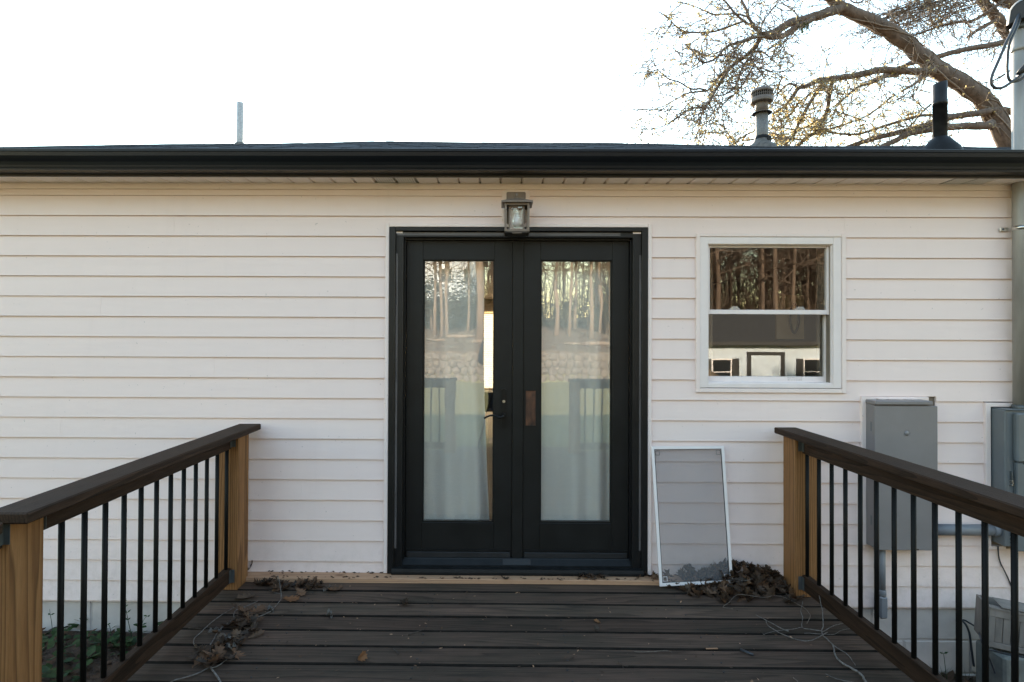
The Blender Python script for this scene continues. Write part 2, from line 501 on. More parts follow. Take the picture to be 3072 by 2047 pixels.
mr_ = nd(n_, 'ShaderNodeMapRange'); mr_.inputs['To Min'].default_value = 0.20; mr_.inputs['To Max'].default_value = 0.24
n_.links.new(ns_.outputs[0], mr_.inputs[0]); n_.links.new(mr_.outputs[0], x_.inputs[0])
n_.links.new(t_.outputs[0], x_.inputs[1]); n_.links.new(d_.outputs[0], x_.inputs[2]); n_.links.new(x_.outputs[0], o_.inputs[0])
M['screen'] = m_
def cloth(name, col, tr):
    m, n, b, out = new_mat(name)
    ns = nd(n, 'ShaderNodeTexNoise', Scale=4.0, Detail=5.0); n.links.new(coords(n, (30, 30, 60)), ns.inputs['Vector'])
    c = ramp(n, ns.outputs[0], [(0.3, [x * 0.9 for x in col]), (0.7, col)])
    n.links.new(c, b.inputs['Base Color']); b.inputs['Roughness'].default_value = 0.9
    b.inputs['Specular IOR Level'].default_value = 0.1
    t = nd(n, 'ShaderNodeBsdfTranslucent'); n.links.new(c, t.inputs[0])
    mx = nd(n, 'ShaderNodeMixShader'); mx.inputs[0].default_value = tr
    n.links.new(b.outputs[0], mx.inputs[1]); n.links.new(t.outputs[0], mx.inputs[2]); n.links.new(mx.outputs[0], out.inputs[0])
    return m
M['curtain'] = cloth('curtain_cloth', (0.90, 0.865, 0.80), 0.2)
M['tancurtain'] = cloth('tan_curtain', (0.55, 0.43, 0.30), 0.2)
M['blind'] = cloth('blind_slat', (0.85, 0.80, 0.70), 0.6)
M['inwall'] = simple('interior_paint', (0.50, 0.44, 0.37), 0.7, var=0.05)
M['infloor'] = wood('interior_floor', [(0.0, (0.42, 0.29, 0.18)), (1.0, (0.34, 0.22, 0.13))], 'Y', 12, fine=0.1, rough=0.4, knots=False)
M['darkwood'] = simple('dark_furniture', (0.05, 0.03, 0.022), 0.4, var=0.3, nscale=8)
M['tanpanel'] = simple('tan_panel', (0.70, 0.50, 0.31), 0.7, var=0.15, nscale=10, stretch=(1, 1, 0.3))
M['bulb'] = simple('frosted_bulb', (0.82, 0.82, 0.80), 0.35, var=0.02, bmp=0)
M['white'] = simple('white_paint', (0.80, 0.745, 0.735), 0.4, var=0.03, bmp=0.02)
M['rubber'] = simple('black_spline', (0.02, 0.02, 0.022), 0.6, var=0.1)
M['oak'] = leafmat('dry_oak_leaf', [(0.0, (0.11, 0.060, 0.034)), (0.35, (0.16, 0.085, 0.048)), (0.6, (0.085, 0.055, 0.038)), (0.85, (0.20, 0.11, 0.062)), (1.0, (0.10, 0.07, 0.05))], 0.12)
M['oakdark'] = leafmat('old_oak_leaf', [(0.0, (0.055, 0.034, 0.022)), (0.4, (0.085, 0.050, 0.030)), (0.7, (0.045, 0.032, 0.024)), (1.0, (0.11, 0.062, 0.036))], 0.08)
M['oakorange'] = leafmat('orange_oak_leaf', [(0.0, (0.22, 0.10, 0.045)), (1.0, (0.26, 0.13, 0.06))], 0.12)
M['pod'] = leafmat('grey_pod', [(0.0, (0.16, 0.145, 0.13)), (1.0, (0.24, 0.22, 0.20))], 0.05)
M['green'] = leafmat('ground_cover_leaf', [(0.0, (0.035, 0.075, 0.022)), (0.5, (0.055, 0.10, 0.035)), (0.8, (0.045, 0.085, 0.045)), (1.0, (0.08, 0.12, 0.04))], 0.3)
M['blossom'] = leafmat('catkins', [(0.0, (0.70, 0.56, 0.27)), (0.5, (0.78, 0.66, 0.36)), (0.8, (0.56, 0.52, 0.25)), (1.0, (0.76, 0.62, 0.42))], 0.65)
M['mistle'] = leafmat('green_tuft', [(0.0, (0.06, 0.10, 0.03)), (1.0, (0.09, 0.13, 0.045))], 0.3)
M['evergreen'] = leafmat('evergreen_leaf', [(0.0, (0.035, 0.06, 0.025)), (1.0, (0.07, 0.105, 0.045))], 0.3)
M['bark'] = bark('tree_bark', (0.045, 0.031, 0.024), (0.14, 0.103, 0.084), 9.0)
M['twig'] = bark('twig_bark', (0.11, 0.085, 0.07), (0.24, 0.19, 0.155), 30.0)
M['lichen'] = bark('lichen_twig', (0.05, 0.042, 0.037), (0.27, 0.245, 0.225), 55.0, (1, 1, 1))
M['darktwig'] = bark('dark_twig', (0.035, 0.025, 0.02), (0.085, 0.065, 0.05), 50.0, (1, 1, 1))
M['palebark'] = bark('pale_bark', (0.13, 0.095, 0.072), (0.27, 0.205, 0.16), 6.0)  # paler bark for trunks, logs and cut brush on the bank
M['brush'] = bark('woodland_brush', (0.075, 0.052, 0.038), (0.17, 0.12, 0.088), 3.0)
M['stone'] = simple('field_stone', (0.15, 0.122, 0.10), 0.9, var=0.6, nscale=5, bmp=0.6, bscale=14, rnd=9)
M['roofdark'] = simple('neighbour_shingle', (0.05, 0.048, 0.047), 0.9, var=0.4, nscale=9)
M['nwhite'] = simple('neighbour_siding', (0.56, 0.62, 0.68), 0.6, var=0.05, nscale=2)
M['shutter'] = simple('dark_shutter', (0.03, 0.028, 0.028), 0.6, var=0.2)
M['darkglass'] = simple('house_window_glass', (0.02, 0.022, 0.025), 0.1, var=0.1, bmp=0)
M['navy'] = simple('navy_jacket', (0.03, 0.035, 0.05), 0.85, var=0.2, nscale=14)
M['denim'] = simple('dark_trousers', (0.025, 0.028, 0.035), 0.9, var=0.2, nscale=14)
M['skin'] = simple('skin', (0.50, 0.32, 0.23), 0.55, var=0.06)
M['hair'] = simple('hair', (0.03, 0.02, 0.015), 0.7, var=0.3, nscale=40)

# ------------------------------------------------------------------ terrain
def sstep(a, b, x):
    t = max(0.0, min(1.0, (x - a) / (b - a)))
    return t * t * (3 - 2 * t)

def gz(x, y):
    z = -0.36 - 0.042 * max(0.0, min(6.4, x + 2.5))
    if y < -3:
        k = sstep(-3, -9, y)
        z = z * (1 - k) + (-0.42) * k
    z -= 1.35 * sstep(6.5, 12.5, x) * sstep(-8, -15, y)
    if y < -20.2:
        h = 1.25 * sstep(-20.2, -20.6, y) + 0.055 * max(0.0, -20.6 - y) + 2.9 * sstep(-40, -60, y) * sstep(8, -2, x)
        h *= 1.0 - 0.75 * sstep(7.5, 12.5, x) * sstep(-32, -26, y)
        z += min(h, 9.0)
    z += 0.05 * noise.noise(Vector((x * 0.5, y * 0.5, 0))) * sstep(0, -4, y)
    return z

def axis_steps(lo, hi, fine_lo, fine_hi, fine):
    v, x = [], fine_lo
    while x <= fine_hi: v.append(x); x += fine
    s_ = fine; x = fine_hi
    while x < hi: s_ *= 1.35; x += s_; v.append(min(x, hi))
    s_ = fine; x = fine_lo
    while x > lo: s_ *= 1.35; x -= s_; v.insert(0, max(x, lo))
    return v

def soil_mat():
    m, n, b, out = new_mat('yard_ground')
    g = n.nodes.new('ShaderNodeNewGeometry')
    a = nd(n, 'ShaderNodeTexNoise', Scale=0.9, Detail=8.0, Roughness=0.65); n.links.new(g.outputs['Position'], a.inputs['Vector'])
    f = nd(n, 'ShaderNodeTexNoise', Scale=24.0, Detail=6.0, Roughness=0.7); n.links.new(g.outputs['Position'], f.inputs['Vector'])
    earth = ramp(n, f.outputs[0], [(0.3, (0.045, 0.030, 0.022)), (0.5, (0.085, 0.055, 0.038)), (0.7, (0.15, 0.10, 0.07))])
    lawn = ramp(n, f.outputs[0], [(0.3, (0.11, 0.12, 0.045)), (0.5, (0.21, 0.20, 0.08)), (0.72, (0.36, 0.27, 0.145))])
    straw = ramp(n, f.outputs[0], [(0.28, (0.10, 0.065, 0.042)), (0.5, (0.24, 0.165, 0.105)), (0.7, (0.42, 0.31, 0.21))])
    cl = nd(n, 'ShaderNodeTexNoise', Scale=1.7, Detail=6.0, Roughness=0.7); n.links.new(g.outputs['Position'], cl.inputs['Vector'])
    straw = mixc(n, 1.0, straw, ramp(n, cl.outputs[0], [(0.36, (0.38, 0.36, 0.34)), (0.62, (1, 1, 1))]), 'MULTIPLY')
    sp = n.nodes.new('ShaderNodeSeparateXYZ'); n.links.new(g.outputs['Position'], sp.inputs[0])
    def step(lo, hi):
        mr = nd(n, 'ShaderNodeMapRange', interpolation_type='SMOOTHSTEP'); mr.inputs['From Min'].default_value = lo; mr.inputs['From Max'].default_value = hi
        n.links.new(sp.outputs[1], mr.inputs[0]); return mr.outputs[0]
    c = mixc(n, step(-4.0, -2.2), lawn, earth)
    c = mixc(n, step(-20.0, -20.5), c, straw)
    n.links.new(c, b.inputs['Base Color'])
    b.inputs['Roughness'].default_value = 0.95
    bump(n, b, f.outputs[0], 0.8, 0.05)
    return m
xs = axis_steps(-600, 600, -12, 22, 0.4)
ys = axis_steps(-600, 600, -42, 0.4, 0.4)
bm = bmesh.new()
gv = [[bm.verts.new((x, y, gz(x, y))) for x in xs] for y in ys]
for j in range(len(ys) - 1):
    for i in range(len(xs) - 1):
        f = bm.faces.new((gv[j][i], gv[j][i + 1], gv[j + 1][i + 1], gv[j + 1][i])); f.smooth = True
me = bpy.data.meshes.new('ground'); bm.to_mesh(me); bm.free(); me.materials.append(soil_mat())
ground = bpy.data.objects.new('ground', me); COL.objects.link(ground); ORG['ground'] = Vector((0, 0, 0))
tag(ground, 'bare brown earth and patchy lawn sloping away around the house', kind='structure')

# ------------------------------------------------------------------ house
HX0, HX1 = -7.5, 6.4
house = thing('house', (0, 0, -0.4), 'white vinyl sided single storey house with black gutter and low dark roof', 'house')
YF = -0.014                                      # lip of a siding course
z_top = Z(648, 1100, YF); z_17 = Z(1685.6, 1136, YF)
PITCH = (z_top - z_17) / 17.0
SOF = Z(552, 1100)                               # underside of the soffit at the wall
zb = [z_top + PITCH - k * PITCH for k in range(21)]   # lower edge of every course, the cut one under the frieze first
zbot = zb[20]
DL, DR, DT = X(1155.5, 1200), X(1952, 1200), Z(673)       # outer edges of the white trim round the door
WL, WR, WT, WB = X(2085, 940), X(2532, 940), Z(703, 2300), Z(1178, 2300)
PL, PR, PT, PB = X(2578, 1400), X(2805, 1400), Z(1190, 2690), Z(1632, 2600)
ML, MR, MT, MB_ = X(2948, 1400), X(2948, 1400) + 0.46, Z(1208, 3000), Z(1645, 2960)
holes = [(DL, DR, -0.5, DT), (WL, WR, WB, WT), (PL, PR, PB, PT), (ML, MR, MB_, MT)]
seams = {1: [X(1292, 650)], 3: [X(2770, 690)], 2: [X(520, 680), X(2900, 680)], 6: [X(300, 900), X(2700, 900)], 9: [X(640, 1080)], 12: [X(180, 1260), X(3000, 1260)], 15: [X(900, 1440)], 4: [-4.1, 4.4]}
def lap(z0, zlo, zhi):
    # section of one course between heights zlo and zhi
    def yy(z): return -0.0135 + 0.0105 * (z - z0) / PITCH
    p = [(yy(zlo) + 0.004, zlo), (yy(zlo), zlo + 0.0025), (yy(zhi), zhi), (yy(zhi) + 0.006, zhi), (0.004, zlo + 0.02 if zhi - zlo > 0.03 else zhi - 0.002), (0.004, zlo)]
    if zlo <= z0 + 1e-6: p.insert(1, (yy(zlo) - 0.0006, zlo + 0.0005))
    return p
for k in range(21):
    z0 = zb[k + 0] if k == 0 else zb[k]
    z1 = z0 + PITCH - 0.0006
    if k == 0: z1 = SOF - 0.004
    cuts = {HX0, HX1}
    for (a, b2, c, d) in holes:
        if c < z1 and d > z0:
            cuts.update((a, b2))
    for s_ in seams.get(k, []): cuts.add(s_)
    cuts = sorted(cuts)
    for a, b2 in zip(cuts, cuts[1:]):
        if b2 - a < 0.004: continue
        mx, lo, hi = (a + b2) / 2, z0, z1
        for (ha, hb, hc, hd) in holes:
            if ha < mx < hb and hc < z1 and hd > z0:
                if hd < z1 - 1e-4 and hc <= z0: lo = hd            # piece above the opening
                elif hc > z0 + 1e-4 and hd >= z1: hi = hc          # piece below it
                else: lo = hi
        if hi - lo < 0.006: continue
        seam_here = b2 in seams.get(k, [])
        mb = MB().extrude_x(lap(z0, lo, hi), a, b2 + (0.012 if seam_here else 0.0), max(1, int((b2 - a) / 0.22)), True, 0.0009, False, 0, k * 3.1)
        if seam_here:
            for v in mb.bm.verts: v.co.y -= 0.0012
        mb.finish('siding_board', M['vinyl'], house)
# the wall behind the siding, with its openings
mb = MB()
WY0, WY1 = 0.006, 0.15
dl2, dr2, dt2 = X(1178, 1200), X(1930, 1200), Z(690)
wl2, wr2, wt2, wb2 = X(2118, 940), X(2490, 940), Z(735, 2300), Z(1150, 2300)
zw0, zw1 = zbot + 0.004, SOF + 0.09
for x0, x1, z0, z1 in ((HX0, dl2, zw0, zw1), (dl2, dr2, dt2, zw1), (dr2, wl2, zw0, zw1), (wl2, wr2, zw0, wb2), (wl2, wr2, wt2, zw1), (wr2, HX1, zw0, zw1)):
    mb.box(x0, x1, WY0, WY1, z0, z1)
mb.finish('wall', M['sheath'], house)
# concrete block foundation, painted with the house
zm = Z(1803, 470, 0.015)
BLK = MB().box(0, 0.396, 0, 0.16, 0, 0.193, 0.004)
blk = None
rows = [(zm, zbot + 0.06), (zm - 0.203, None), (zm - 0.406, None), (zm - 0.609, None)]
phase = X(100 + 730 * .221, 1800) % 0.406
for r, (zz, _) in enumerate(rows):
    x = HX0 - 0.4 + phase + (0.203 if r % 2 else 0.0) + 0.005
    while x < HX1 - 0.2:
        c = Vector((x + 0.198, 0.015 + 0.08, zz + 0.005 + 0.0965))
        if r == 0 and zz + 0.2 > 0.05: pass
        if blk is None:
            blk = MB().box(c.x - .198, c.x + .198, c.y - .08, c.y + .08, c.z - .0965, c.z + .0965, 0.005).finish('concrete_block', M['block'], house)
        else:
            inst(blk, 'concrete_block', house, c + Vector((0, random.uniform(-.002, .002), 0)))
        x += 0.406
MB().box(HX0, HX1, 0.020, 0.17, zm - 0.8, zm + 0.19).finish('mortar_joint', M['mortar'], house)
# the sheathing would meet the top block row, so a drip strip closes the joint
MB().box(HX0, HX1, -0.004, 0.012, zbot - 0.012, zbot - 0.001).finish('starter_strip', M['trim'], house)

# frieze trim under the soffit (three lengths)
zf = SOF - 0.040
for x0, x1, dy in ((HX0, X(640, 560), 0.0), (X(640, 560), X(1143, 560), 0.001), (X(1143, 560), HX1, 0.0)):
    MB().extrude_x([(-0.008, zf), (-0.022 - dy, zf + 0.001), (-0.022 - dy, SOF - 0.010), (-0.026 - dy, SOF - 0.009), (-0.026 - dy, SOF - 0.003), (-0.008, SOF - 0.003)], x0, x1 - 0.0006, 12, True, 0.001, seed=x0).finish('frieze_trim', M['trim'], house)

# soffit panels
YE = -0.150
pw = 62 * 3.52 / F
px0 = X(1317, 550)
i0 = int((HX0 - px0) / pw); pan = None; vent = None
vx = [X(1110, 545), X(1225, 545)]; vx2 = [X(2790, 560), X(2905, 560)]
def ventmat():
    m, n, b, out = new_mat('perforated_soffit')
    tc = n.nodes.new('ShaderNodeTexCoord'); mp = n.nodes.new('ShaderNodeMapping'); mp.inputs['Scale'].default_value = (70, 70, 0)
    n.links.new(tc.outputs['Object'], mp.inputs[0])
    v = nd(n, 'ShaderNodeTexVoronoi', Scale=1.0); v.inputs['Randomness'].default_value = 0.0
    n.links.new(mp.outputs[0], v.inputs['Vector'])
    n.links.new(ramp(n, v.outputs['Distance'], [(0.24, (0.10, 0.09, 0.085)), (0.30, (0.74, 0.71, 0.68))]), b.inputs['Base Color'])
    b.inputs['Roughness'].default_value = 0.5
    return m
VM = ventmat()
for i in range(i0, i0 + int((HX1 - HX0) / pw) + 1):
    xa = px0 + i * pw
    is_v = (vx[0] < xa < vx[1]) or (vx2[0] < xa < vx2[1])
    c = Vector((xa + pw / 2, (YE + 0.0) / 2, SOF + 0.006))
    src = vent if is_v else pan
    if src is None:
        mb = MB()
        g = 0.009                                   # the V groove between two panels
        for y0, y1 in ((YE, -0.0),):
            p = [(xa + g, SOF), (xa + pw - g, SOF), (xa + pw - 0.0005, SOF + 0.015), (xa + pw - 0.0005, SOF + 0.020), (xa + 0.0005, SOF + 0.020), (xa + 0.0005, SOF + 0.015)]
            a_ = [mb.bm.verts.new((x, y0, z)) for x, z in p]; b_ = [mb.bm.verts.new((x, y1, z)) for x, z in p]
            for k in range(6): mb.bm.faces.new((a_[k], a_[(k + 1) % 6], b_[(k + 1) % 6], b_[k]))
            mb.bm.faces.new(a_); mb.bm.faces.new(list(reversed(b_)))
        o = mb.finish('soffit_panel', VM if is_v else M['soffit'], house)
        if is_v: vent = o; o['label'] = 'soffit panel pierced with rows of small vent holes'
        else: pan = o
    else:
        o = inst(src, 'soffit_panel', house, c + Vector((0, 0, 0.002 + random.uniform(-0.0008, 0.0008))))
        if is_v: o['label'] = 'soffit panel pierced with rows of small vent holes'

# fascia and gutter
zfb = Z(530, 1000, YE - 0.02)
MB().box(HX0, HX1, YE - 0.022, YE - 0.0005, zfb, zfb + 0.15).finish('fascia', M['fascia'], house)
gb = Z(523, 1000, YE - 0.024)
y0 = YE - 0.0235; yb = y0 - 0.083
zl = Z(444.5, 800, yb - 0.045)
hh = zl - gb
G = [(y0, gb), (yb, gb), (yb - 0.001, gb + 0.008), (yb - 0.006, gb + 0.011), (yb - 0.008, gb + 0.017), (yb - 0.010, gb + 0.026), (yb - 0.018, gb + 0.043),
     (yb - 0.030, gb + 0.058), (yb - 0.039, gb + 0.072), (yb - 0.042, gb + hh - 0.020), (yb - 0.046, gb + hh - 0.017), (yb - 0.046, gb + hh - 0.002), (yb - 0.042, gb + hh),
     (yb - 0.030, gb + hh), (yb - 0.030, gb + hh - 0.012), (yb - 0.036, gb + hh - 0.022), (yb - 0.032, gb + 0.074), (yb + 0.004, gb + 0.012), (yb + 0.004, gb + 0.003), (y0 - 0.002, gb + 0.003), (y0 - 0.002, gb + hh), (y0, gb + hh)]
mb = MB().extrude_x(G, HX0 - 0.05, HX1 + 0.05, 60, True, 0.004, False, seed=2.0)
gut = mb.finish('gutter', M['gutter'], house)

# roof: front slope, back slope, laps of shingles
ZE, YR0, MS = zl + 0.005, YE - 0.06, 0.3530
YRG = 5.0
def hump(x): return 0.040 * math.exp(-((x + 1.75) / 1.3) ** 2) + 0.012 * math.sin(x * 1.1 + 0.6) - 0.010 * max(0, abs(x) - 2.0)
def zr(x, y):
    k = sstep(YR0, 2.5, y)
    return ZE + MS * (min(y, YRG) - YR0) - 0.30 * max(0, y - YRG) + k * hump(x)
mb = MB()
nx, rowsy = 56, [YR0 + (YRG - YR0) * i / 20 for i in range(21)] + [YRG + 5.6 * i / 8 for i in range(1, 9)]
vv = [[mb.bm.verts.new((HX0 - 0.3 + (HX1 - HX0 + 0.6) * i / nx, y, zr(HX0 - 0.3 + (HX1 - HX0 + 0.6) * i / nx, y) - 0.012)) for i in range(nx + 1)] for y in rowsy]
for a, b2 in zip(vv, vv[1:]):
    for i in range(nx): mb.bm.faces.new((a[i], a[i + 1], b2[i + 1], b2[i]))
ret = bmesh.ops.extrude_face_region(mb.bm, geom=mb.bm.faces[:])
for v in [g for g in ret['geom'] if isinstance(g, bmesh.types.BMVert)]: v.co.z -= 0.05
roof = mb.finish('roof', M['shingle'], house)
mb = MB()
EXPO = 0.143
nrow = int((YRG - YR0) / (EXPO * 0.945))
for r in range(nrow + 1):
    ya = YR0 + r * EXPO * 0.945
    x = HX0 - 0.3 + random.uniform(0, 0.25)
    while x < HX1 + 0.3:
        wd = random.choice((0.12, 0.16, 0.2, 0.24, 0.3)); t = random.choice((0.007, 0.010, 0.014)) + random.uniform(0, 0.005)
        lift = random.uniform(0, 0.002) if random.random() < 0.2 else 0
        yb2 = min(ya + EXPO * 1.25, YRG + 0.02)
        za0, za1 = zr(x, ya) - 0.011, zr(x + wd, ya) - 0.011
        zb0, zb1 = zr(x, yb2) - 0.011, zr(x + wd, yb2) - 0.011
        P = [(x, ya, za0), (x + wd - .004, ya, za1), (x + wd - .004, ya, za1 + t + lift), (x, ya, za0 + t + lift * 0.4), (x, yb2, zb0 + t), (x + wd - .004, yb2, zb1 + t)]
        v = [mb.bm.verts.new(p) for p in P]
        for f in ((0, 1, 2, 3), (3, 2, 5, 4), (0, 3, 4), (1, 5, 2)): mb.bm.faces.new([v[i] for i in f])
        x += wd
sh = mb.finish('shingle', M['shingle'], roof); sh['kind'] = 'stuff'
# gable ends and rear wall so that the house stands whole
mb = MB()
for xg in (HX0, HX1 - 0.12):
    mb.box(xg, xg + 0.12, WY1, 10.3, -0.9, SOF + 0.05)
    P = [(-0.1, SOF + .05), (10.3, SOF + .05), (YRG, zr(xg, YRG) - 0.09)]
    a_ = [mb.bm.verts.new((xg, y, z)) for y, z in P]; b_ = [mb.bm.verts.new((xg + .12, y, z)) for y, z in P]
    mb.bm.faces.new(a_); mb.bm.faces.new(list(reversed(b_)))
    for k in range(3): mb.bm.faces.new((a_[k], b_[k], b_[(k + 1) % 3], a_[(k + 1) % 3]))
RWX0, RWX1, RWZ0, RWZ1 = -1.35, 0.95, 0.27, 2.12
for x0, x1, z0, z1 in ((HX0, RWX0, -0.9, SOF + 0.05), (RWX1, HX1, -0.9, SOF + 0.05), (RWX0, RWX1, -0.9, RWZ0), (RWX0, RWX1, RWZ1, SOF + 0.05)): mb.box(x0, x1, 10.18, 10.3, z0, z1)
mb.finish('rear_wall', M['vinyl'], house)

# ---- trim round the openings (J channel, mitred look: side pieces run full height)
def jtrim(x0, x1, z0, z1, wl, wt, name='casing_trim', bottom=True, y=-0.024, par=house, wb=None):
    wb = wb or wt
    MB().box(x0, x0 + wl, y, 0.005, z0, z1, 0.002).finish(name, M['trim'], par)
    MB().box(x1 - wl, x1, y, 0.005, z0, z1, 0.002).finish(name, M['trim'], par)
    MB().box(x0 + wl + .0005, x1 - wl - .0005, y + .001, 0.005, z1 - wt, z1 - .0005, 0.002).finish(name, M['trim'], par)
    if bottom: MB().box(x0 + wl + .0005, x1 - wl - .0005, y + .001, 0.005, z0 + .0005, z0 + wb, 0.002).finish(name, M['trim'], par)

# ---- French door
zd0 = 0.033
TW = DL, X(1167.5, 1200)
jw = TW[1] - TW[0] - 0.001
jtrim(DL, DR, zd0, DT, jw, Z(673) - Z(684) - 0.001, 'door_trim', bottom=False)
cL0, cL1 = DL + jw + .001, X(1186, 1200)
cR0, cR1 = X(1922.5, 1200), DR - jw - .001
zc1, zc0 = Z(684), Z(696.5)
mb = MB()
mb.box(cL0, cL1, -0.030, 0.02, zd0, zc1, 0.002); mb.box(cR0, cR1, -0.030, 0.02, zd0, zc1, 0.002)
mb.box(cL1 + .0005, cR0 - .0005, -0.030, 0.02, zc0, zc1, 0.002)
yj = 0.055                                        # face of the door leaves
jL1, jR0 = X(1213, 1200, 0.05), X(1891, 1200, 0.05)
zh1 = zc0 - 0.0025
zh0 = Z(722, 1550, 0.04)
# jambs step back towards the leaves
for (a, b2) in ((cL1 + .0005, jL1), (jR0, cR0 - .0005)):
    mb.box(a, b2, -0.010, 0.12, zd0, zh1, 0.001)
    inner = (b2 - 0.0, b2 + 0.008) if a < 0 else (a - 0.008, a)
    mb.box(inner[0], inner[1], 0.030, 0.12, zd0 + .01, zh0 + .002)
mb.box(jL1 + .0005, jR0 - .0005, -0.010, 0.12, zh0 + .012, zh1, 0.001)
mb.box(jL1 + .009, jR0 - .009, 0.030, 0.12, zh0, zh0 + .0115)
door = mb.finish('french_door', M['casing'], house)
zk0 = Z(1674, 1550, yj)                            # foot of the leaves
aL, aR = X(1537, 1200, yj), X(1569, 1200, yj)
def leaf(x0, x1, gx0, gx1, gz0, gz1, name='door_leaf'):
    mb = MB()
    y0, y1 = yj, yj + 0.045
    mb.box(x0, gx0, y0, y1, zk0, zh0, 0.0015); mb.box(gx1, x1, y0, y1, zk0, zh0, 0.0015)
    mb.box(gx0 + .0004, gx1 - .0004, y0 + .0008, y1, gz1, zh0 - .0005, 0.0015)
    mb.box(gx0 + .0004, gx1 - .0004, y0 + .0008, y1, zk0 + .0005, gz0, 0.0015)
    b = 0.010                                      # glazing bead, set back
    mb.box(gx0, gx0 + b, y0 + .012, y1 - .012, gz0, gz1); mb.box(gx1 - b, gx1, y0 + .012, y1 - .012, gz0, gz1)
    mb.box(gx0 + b, gx1 - b, y0 + .012, y1 - .012, gz1 - b * .6, gz1); mb.box(gx0 + b, gx1 - b, y0 + .008, y1 - .012, gz0, gz0 + b)
    o = mb.finish(name, M['black'], door)
    MB().box(gx0 + .004, gx1 - .004, y0 + .020, y0 + .024, gz0 + .004, gz1 - .004).finish('glass_pane', M['glassdoor'], door)
    MB().box(x0 + .010, x1 - .010, y0 - .012, y0 - .0005, Z(1671, 1400, yj), Z(1655, 1400, yj), 0.002).finish('door_sweep', M['sweep'], door)
    MB().box(x0 + .006, x1 - .006, y0 - .006, y0 - .0005, Z(1652, 1400, yj), Z(1648.5, 1400, yj)).finish('sweep_trim', M['sill'], door)
    return o
yg = yj + 0.012
gT = Z(781.5, 1550, yg)
lf = leaf(jL1 + .010, aL - .001, X(1267.5, 1200, yg), X(1483, 1200, yg), Z(1567, 1380, yg), gT)
rf = leaf(aR + .001, jR0 - .010, X(1619.5, 1200, yg), X(1835.5, 1200, yg), Z(1569, 1720, yg), gT)
lf['label'] = 'left door leaf with black lever handle'; rf['label'] = 'right door leaf with empty handle recess'
MB().box(aL, aR, yj - 0.011, yj + 0.05, zk0, zh0 - .001, 0.003).finish('astragal', M['black'], door)
# sill: two steps of dark metal
sy0, sy1 = yj + 0.03, -0.045
mb = MB()
s1 = Z(1677, 1550, yj - .02); s2 = Z(1701, 1550, -0.005); s3 = Z(1719, 1550, sy1)
prof = [(sy0, zd0), (sy1, zd0), (sy1, s3 - .002), (sy1 + .006, s2 - .004), (-0.004, s2), (-0.004, s2 + .004), (0.002, s2 + .006), (yj - .022, s1 - .002), (yj - .018, s1 + .003), (yj - .004, s1 + .003), (sy0, s1 + .003)]
mb.extrude_x(prof, cL1 - .012, cR0 + .012, 1)
mb.finish('door_sill', M['sill'], door)
tx0, tx1 = X(1508, 1690, 0.01), X(1592, 1690, 0.01)
MB().poly([(tx0, 0.004, s2 + .0085), (tx1, 0.004, s2 + .0085), (tx1, yj - .026, s1 + .0008), (tx0, yj - .026, s1 + .0008)]).finish('sill_tape', M['sweep'], door)
# grey protective film strips left on the frame, with their print
def film(x0, x1, z0, z1, vertical, texts):
    MB().box(x0, x1, -0.0125, -0.0105, z0, z1).finish('film_strip', M['tape'], door)
    for t, p in texts:
        cu = bpy.data.curves.new('film_print', 'FONT'); cu.body = t; cu.size = 0.0105 if vertical else 0.0085; cu.align_x = 'CENTER'; cu.align_y = 'CENTER'
        tmp = bpy.data.objects.new('film_print_outline', cu); COL.objects.link(tmp)
        bpy.context.view_layer.update()
        pm = bpy.data.meshes.new_from_object(tmp.evaluated_get(bpy.context.evaluated_depsgraph_get()))
        bpy.data.objects.remove(tmp); pm.materials.clear(); pm.materials.append(M['ink'])
        o = bpy.data.objects.new('film_print', pm); COL.objects.link(o)
        c = Vector(((x0 + x1) / 2, -0.0132, p)) if vertical else Vector((p, -0.0132, (z0 + z1) / 2))
        o.parent = door; o.location = c - ORG[door.name]
        o.rotation_euler = (R(90), 0, 0) if not vertical else (R(90), R(-90), 0)
RA = 'REMOVE AFTER INSTALLATION'
zs = lambda p: Z(p, 1190)
film(X(1186.5, 1200), X(1192.5, 1200), Z(1643, 1188), Z(762, 1188), True, [(RA, zs(1110)), (RA, zs(1515)), (RA, zs(880))])
film(X(1916, 1200), X(1922, 1200), Z(1650, 1920), Z(767, 1920), True, [(RA, zs(1160)), (RA, zs(1580)), (RA, zs(800))])
film(X(1193, 702), X(1512, 702), zh1 - .022, zh1 - .004, False, [(RA, X(1245, 702))])
film(X(1586, 702), X(1860, 702), zh1 - .022, zh1 - .004, False, [(RA, X(1608, 702)), (RA, X(1850, 702) - 0.04)])
for a, b2 in ((1190, 1209), (1897, 1921)):
    MB().box(X(a, 700), X(b2, 700), -0.016, -0.0128, zh1 - .010, zh1 + .001).finish('corner_pad', M['trim'], door)
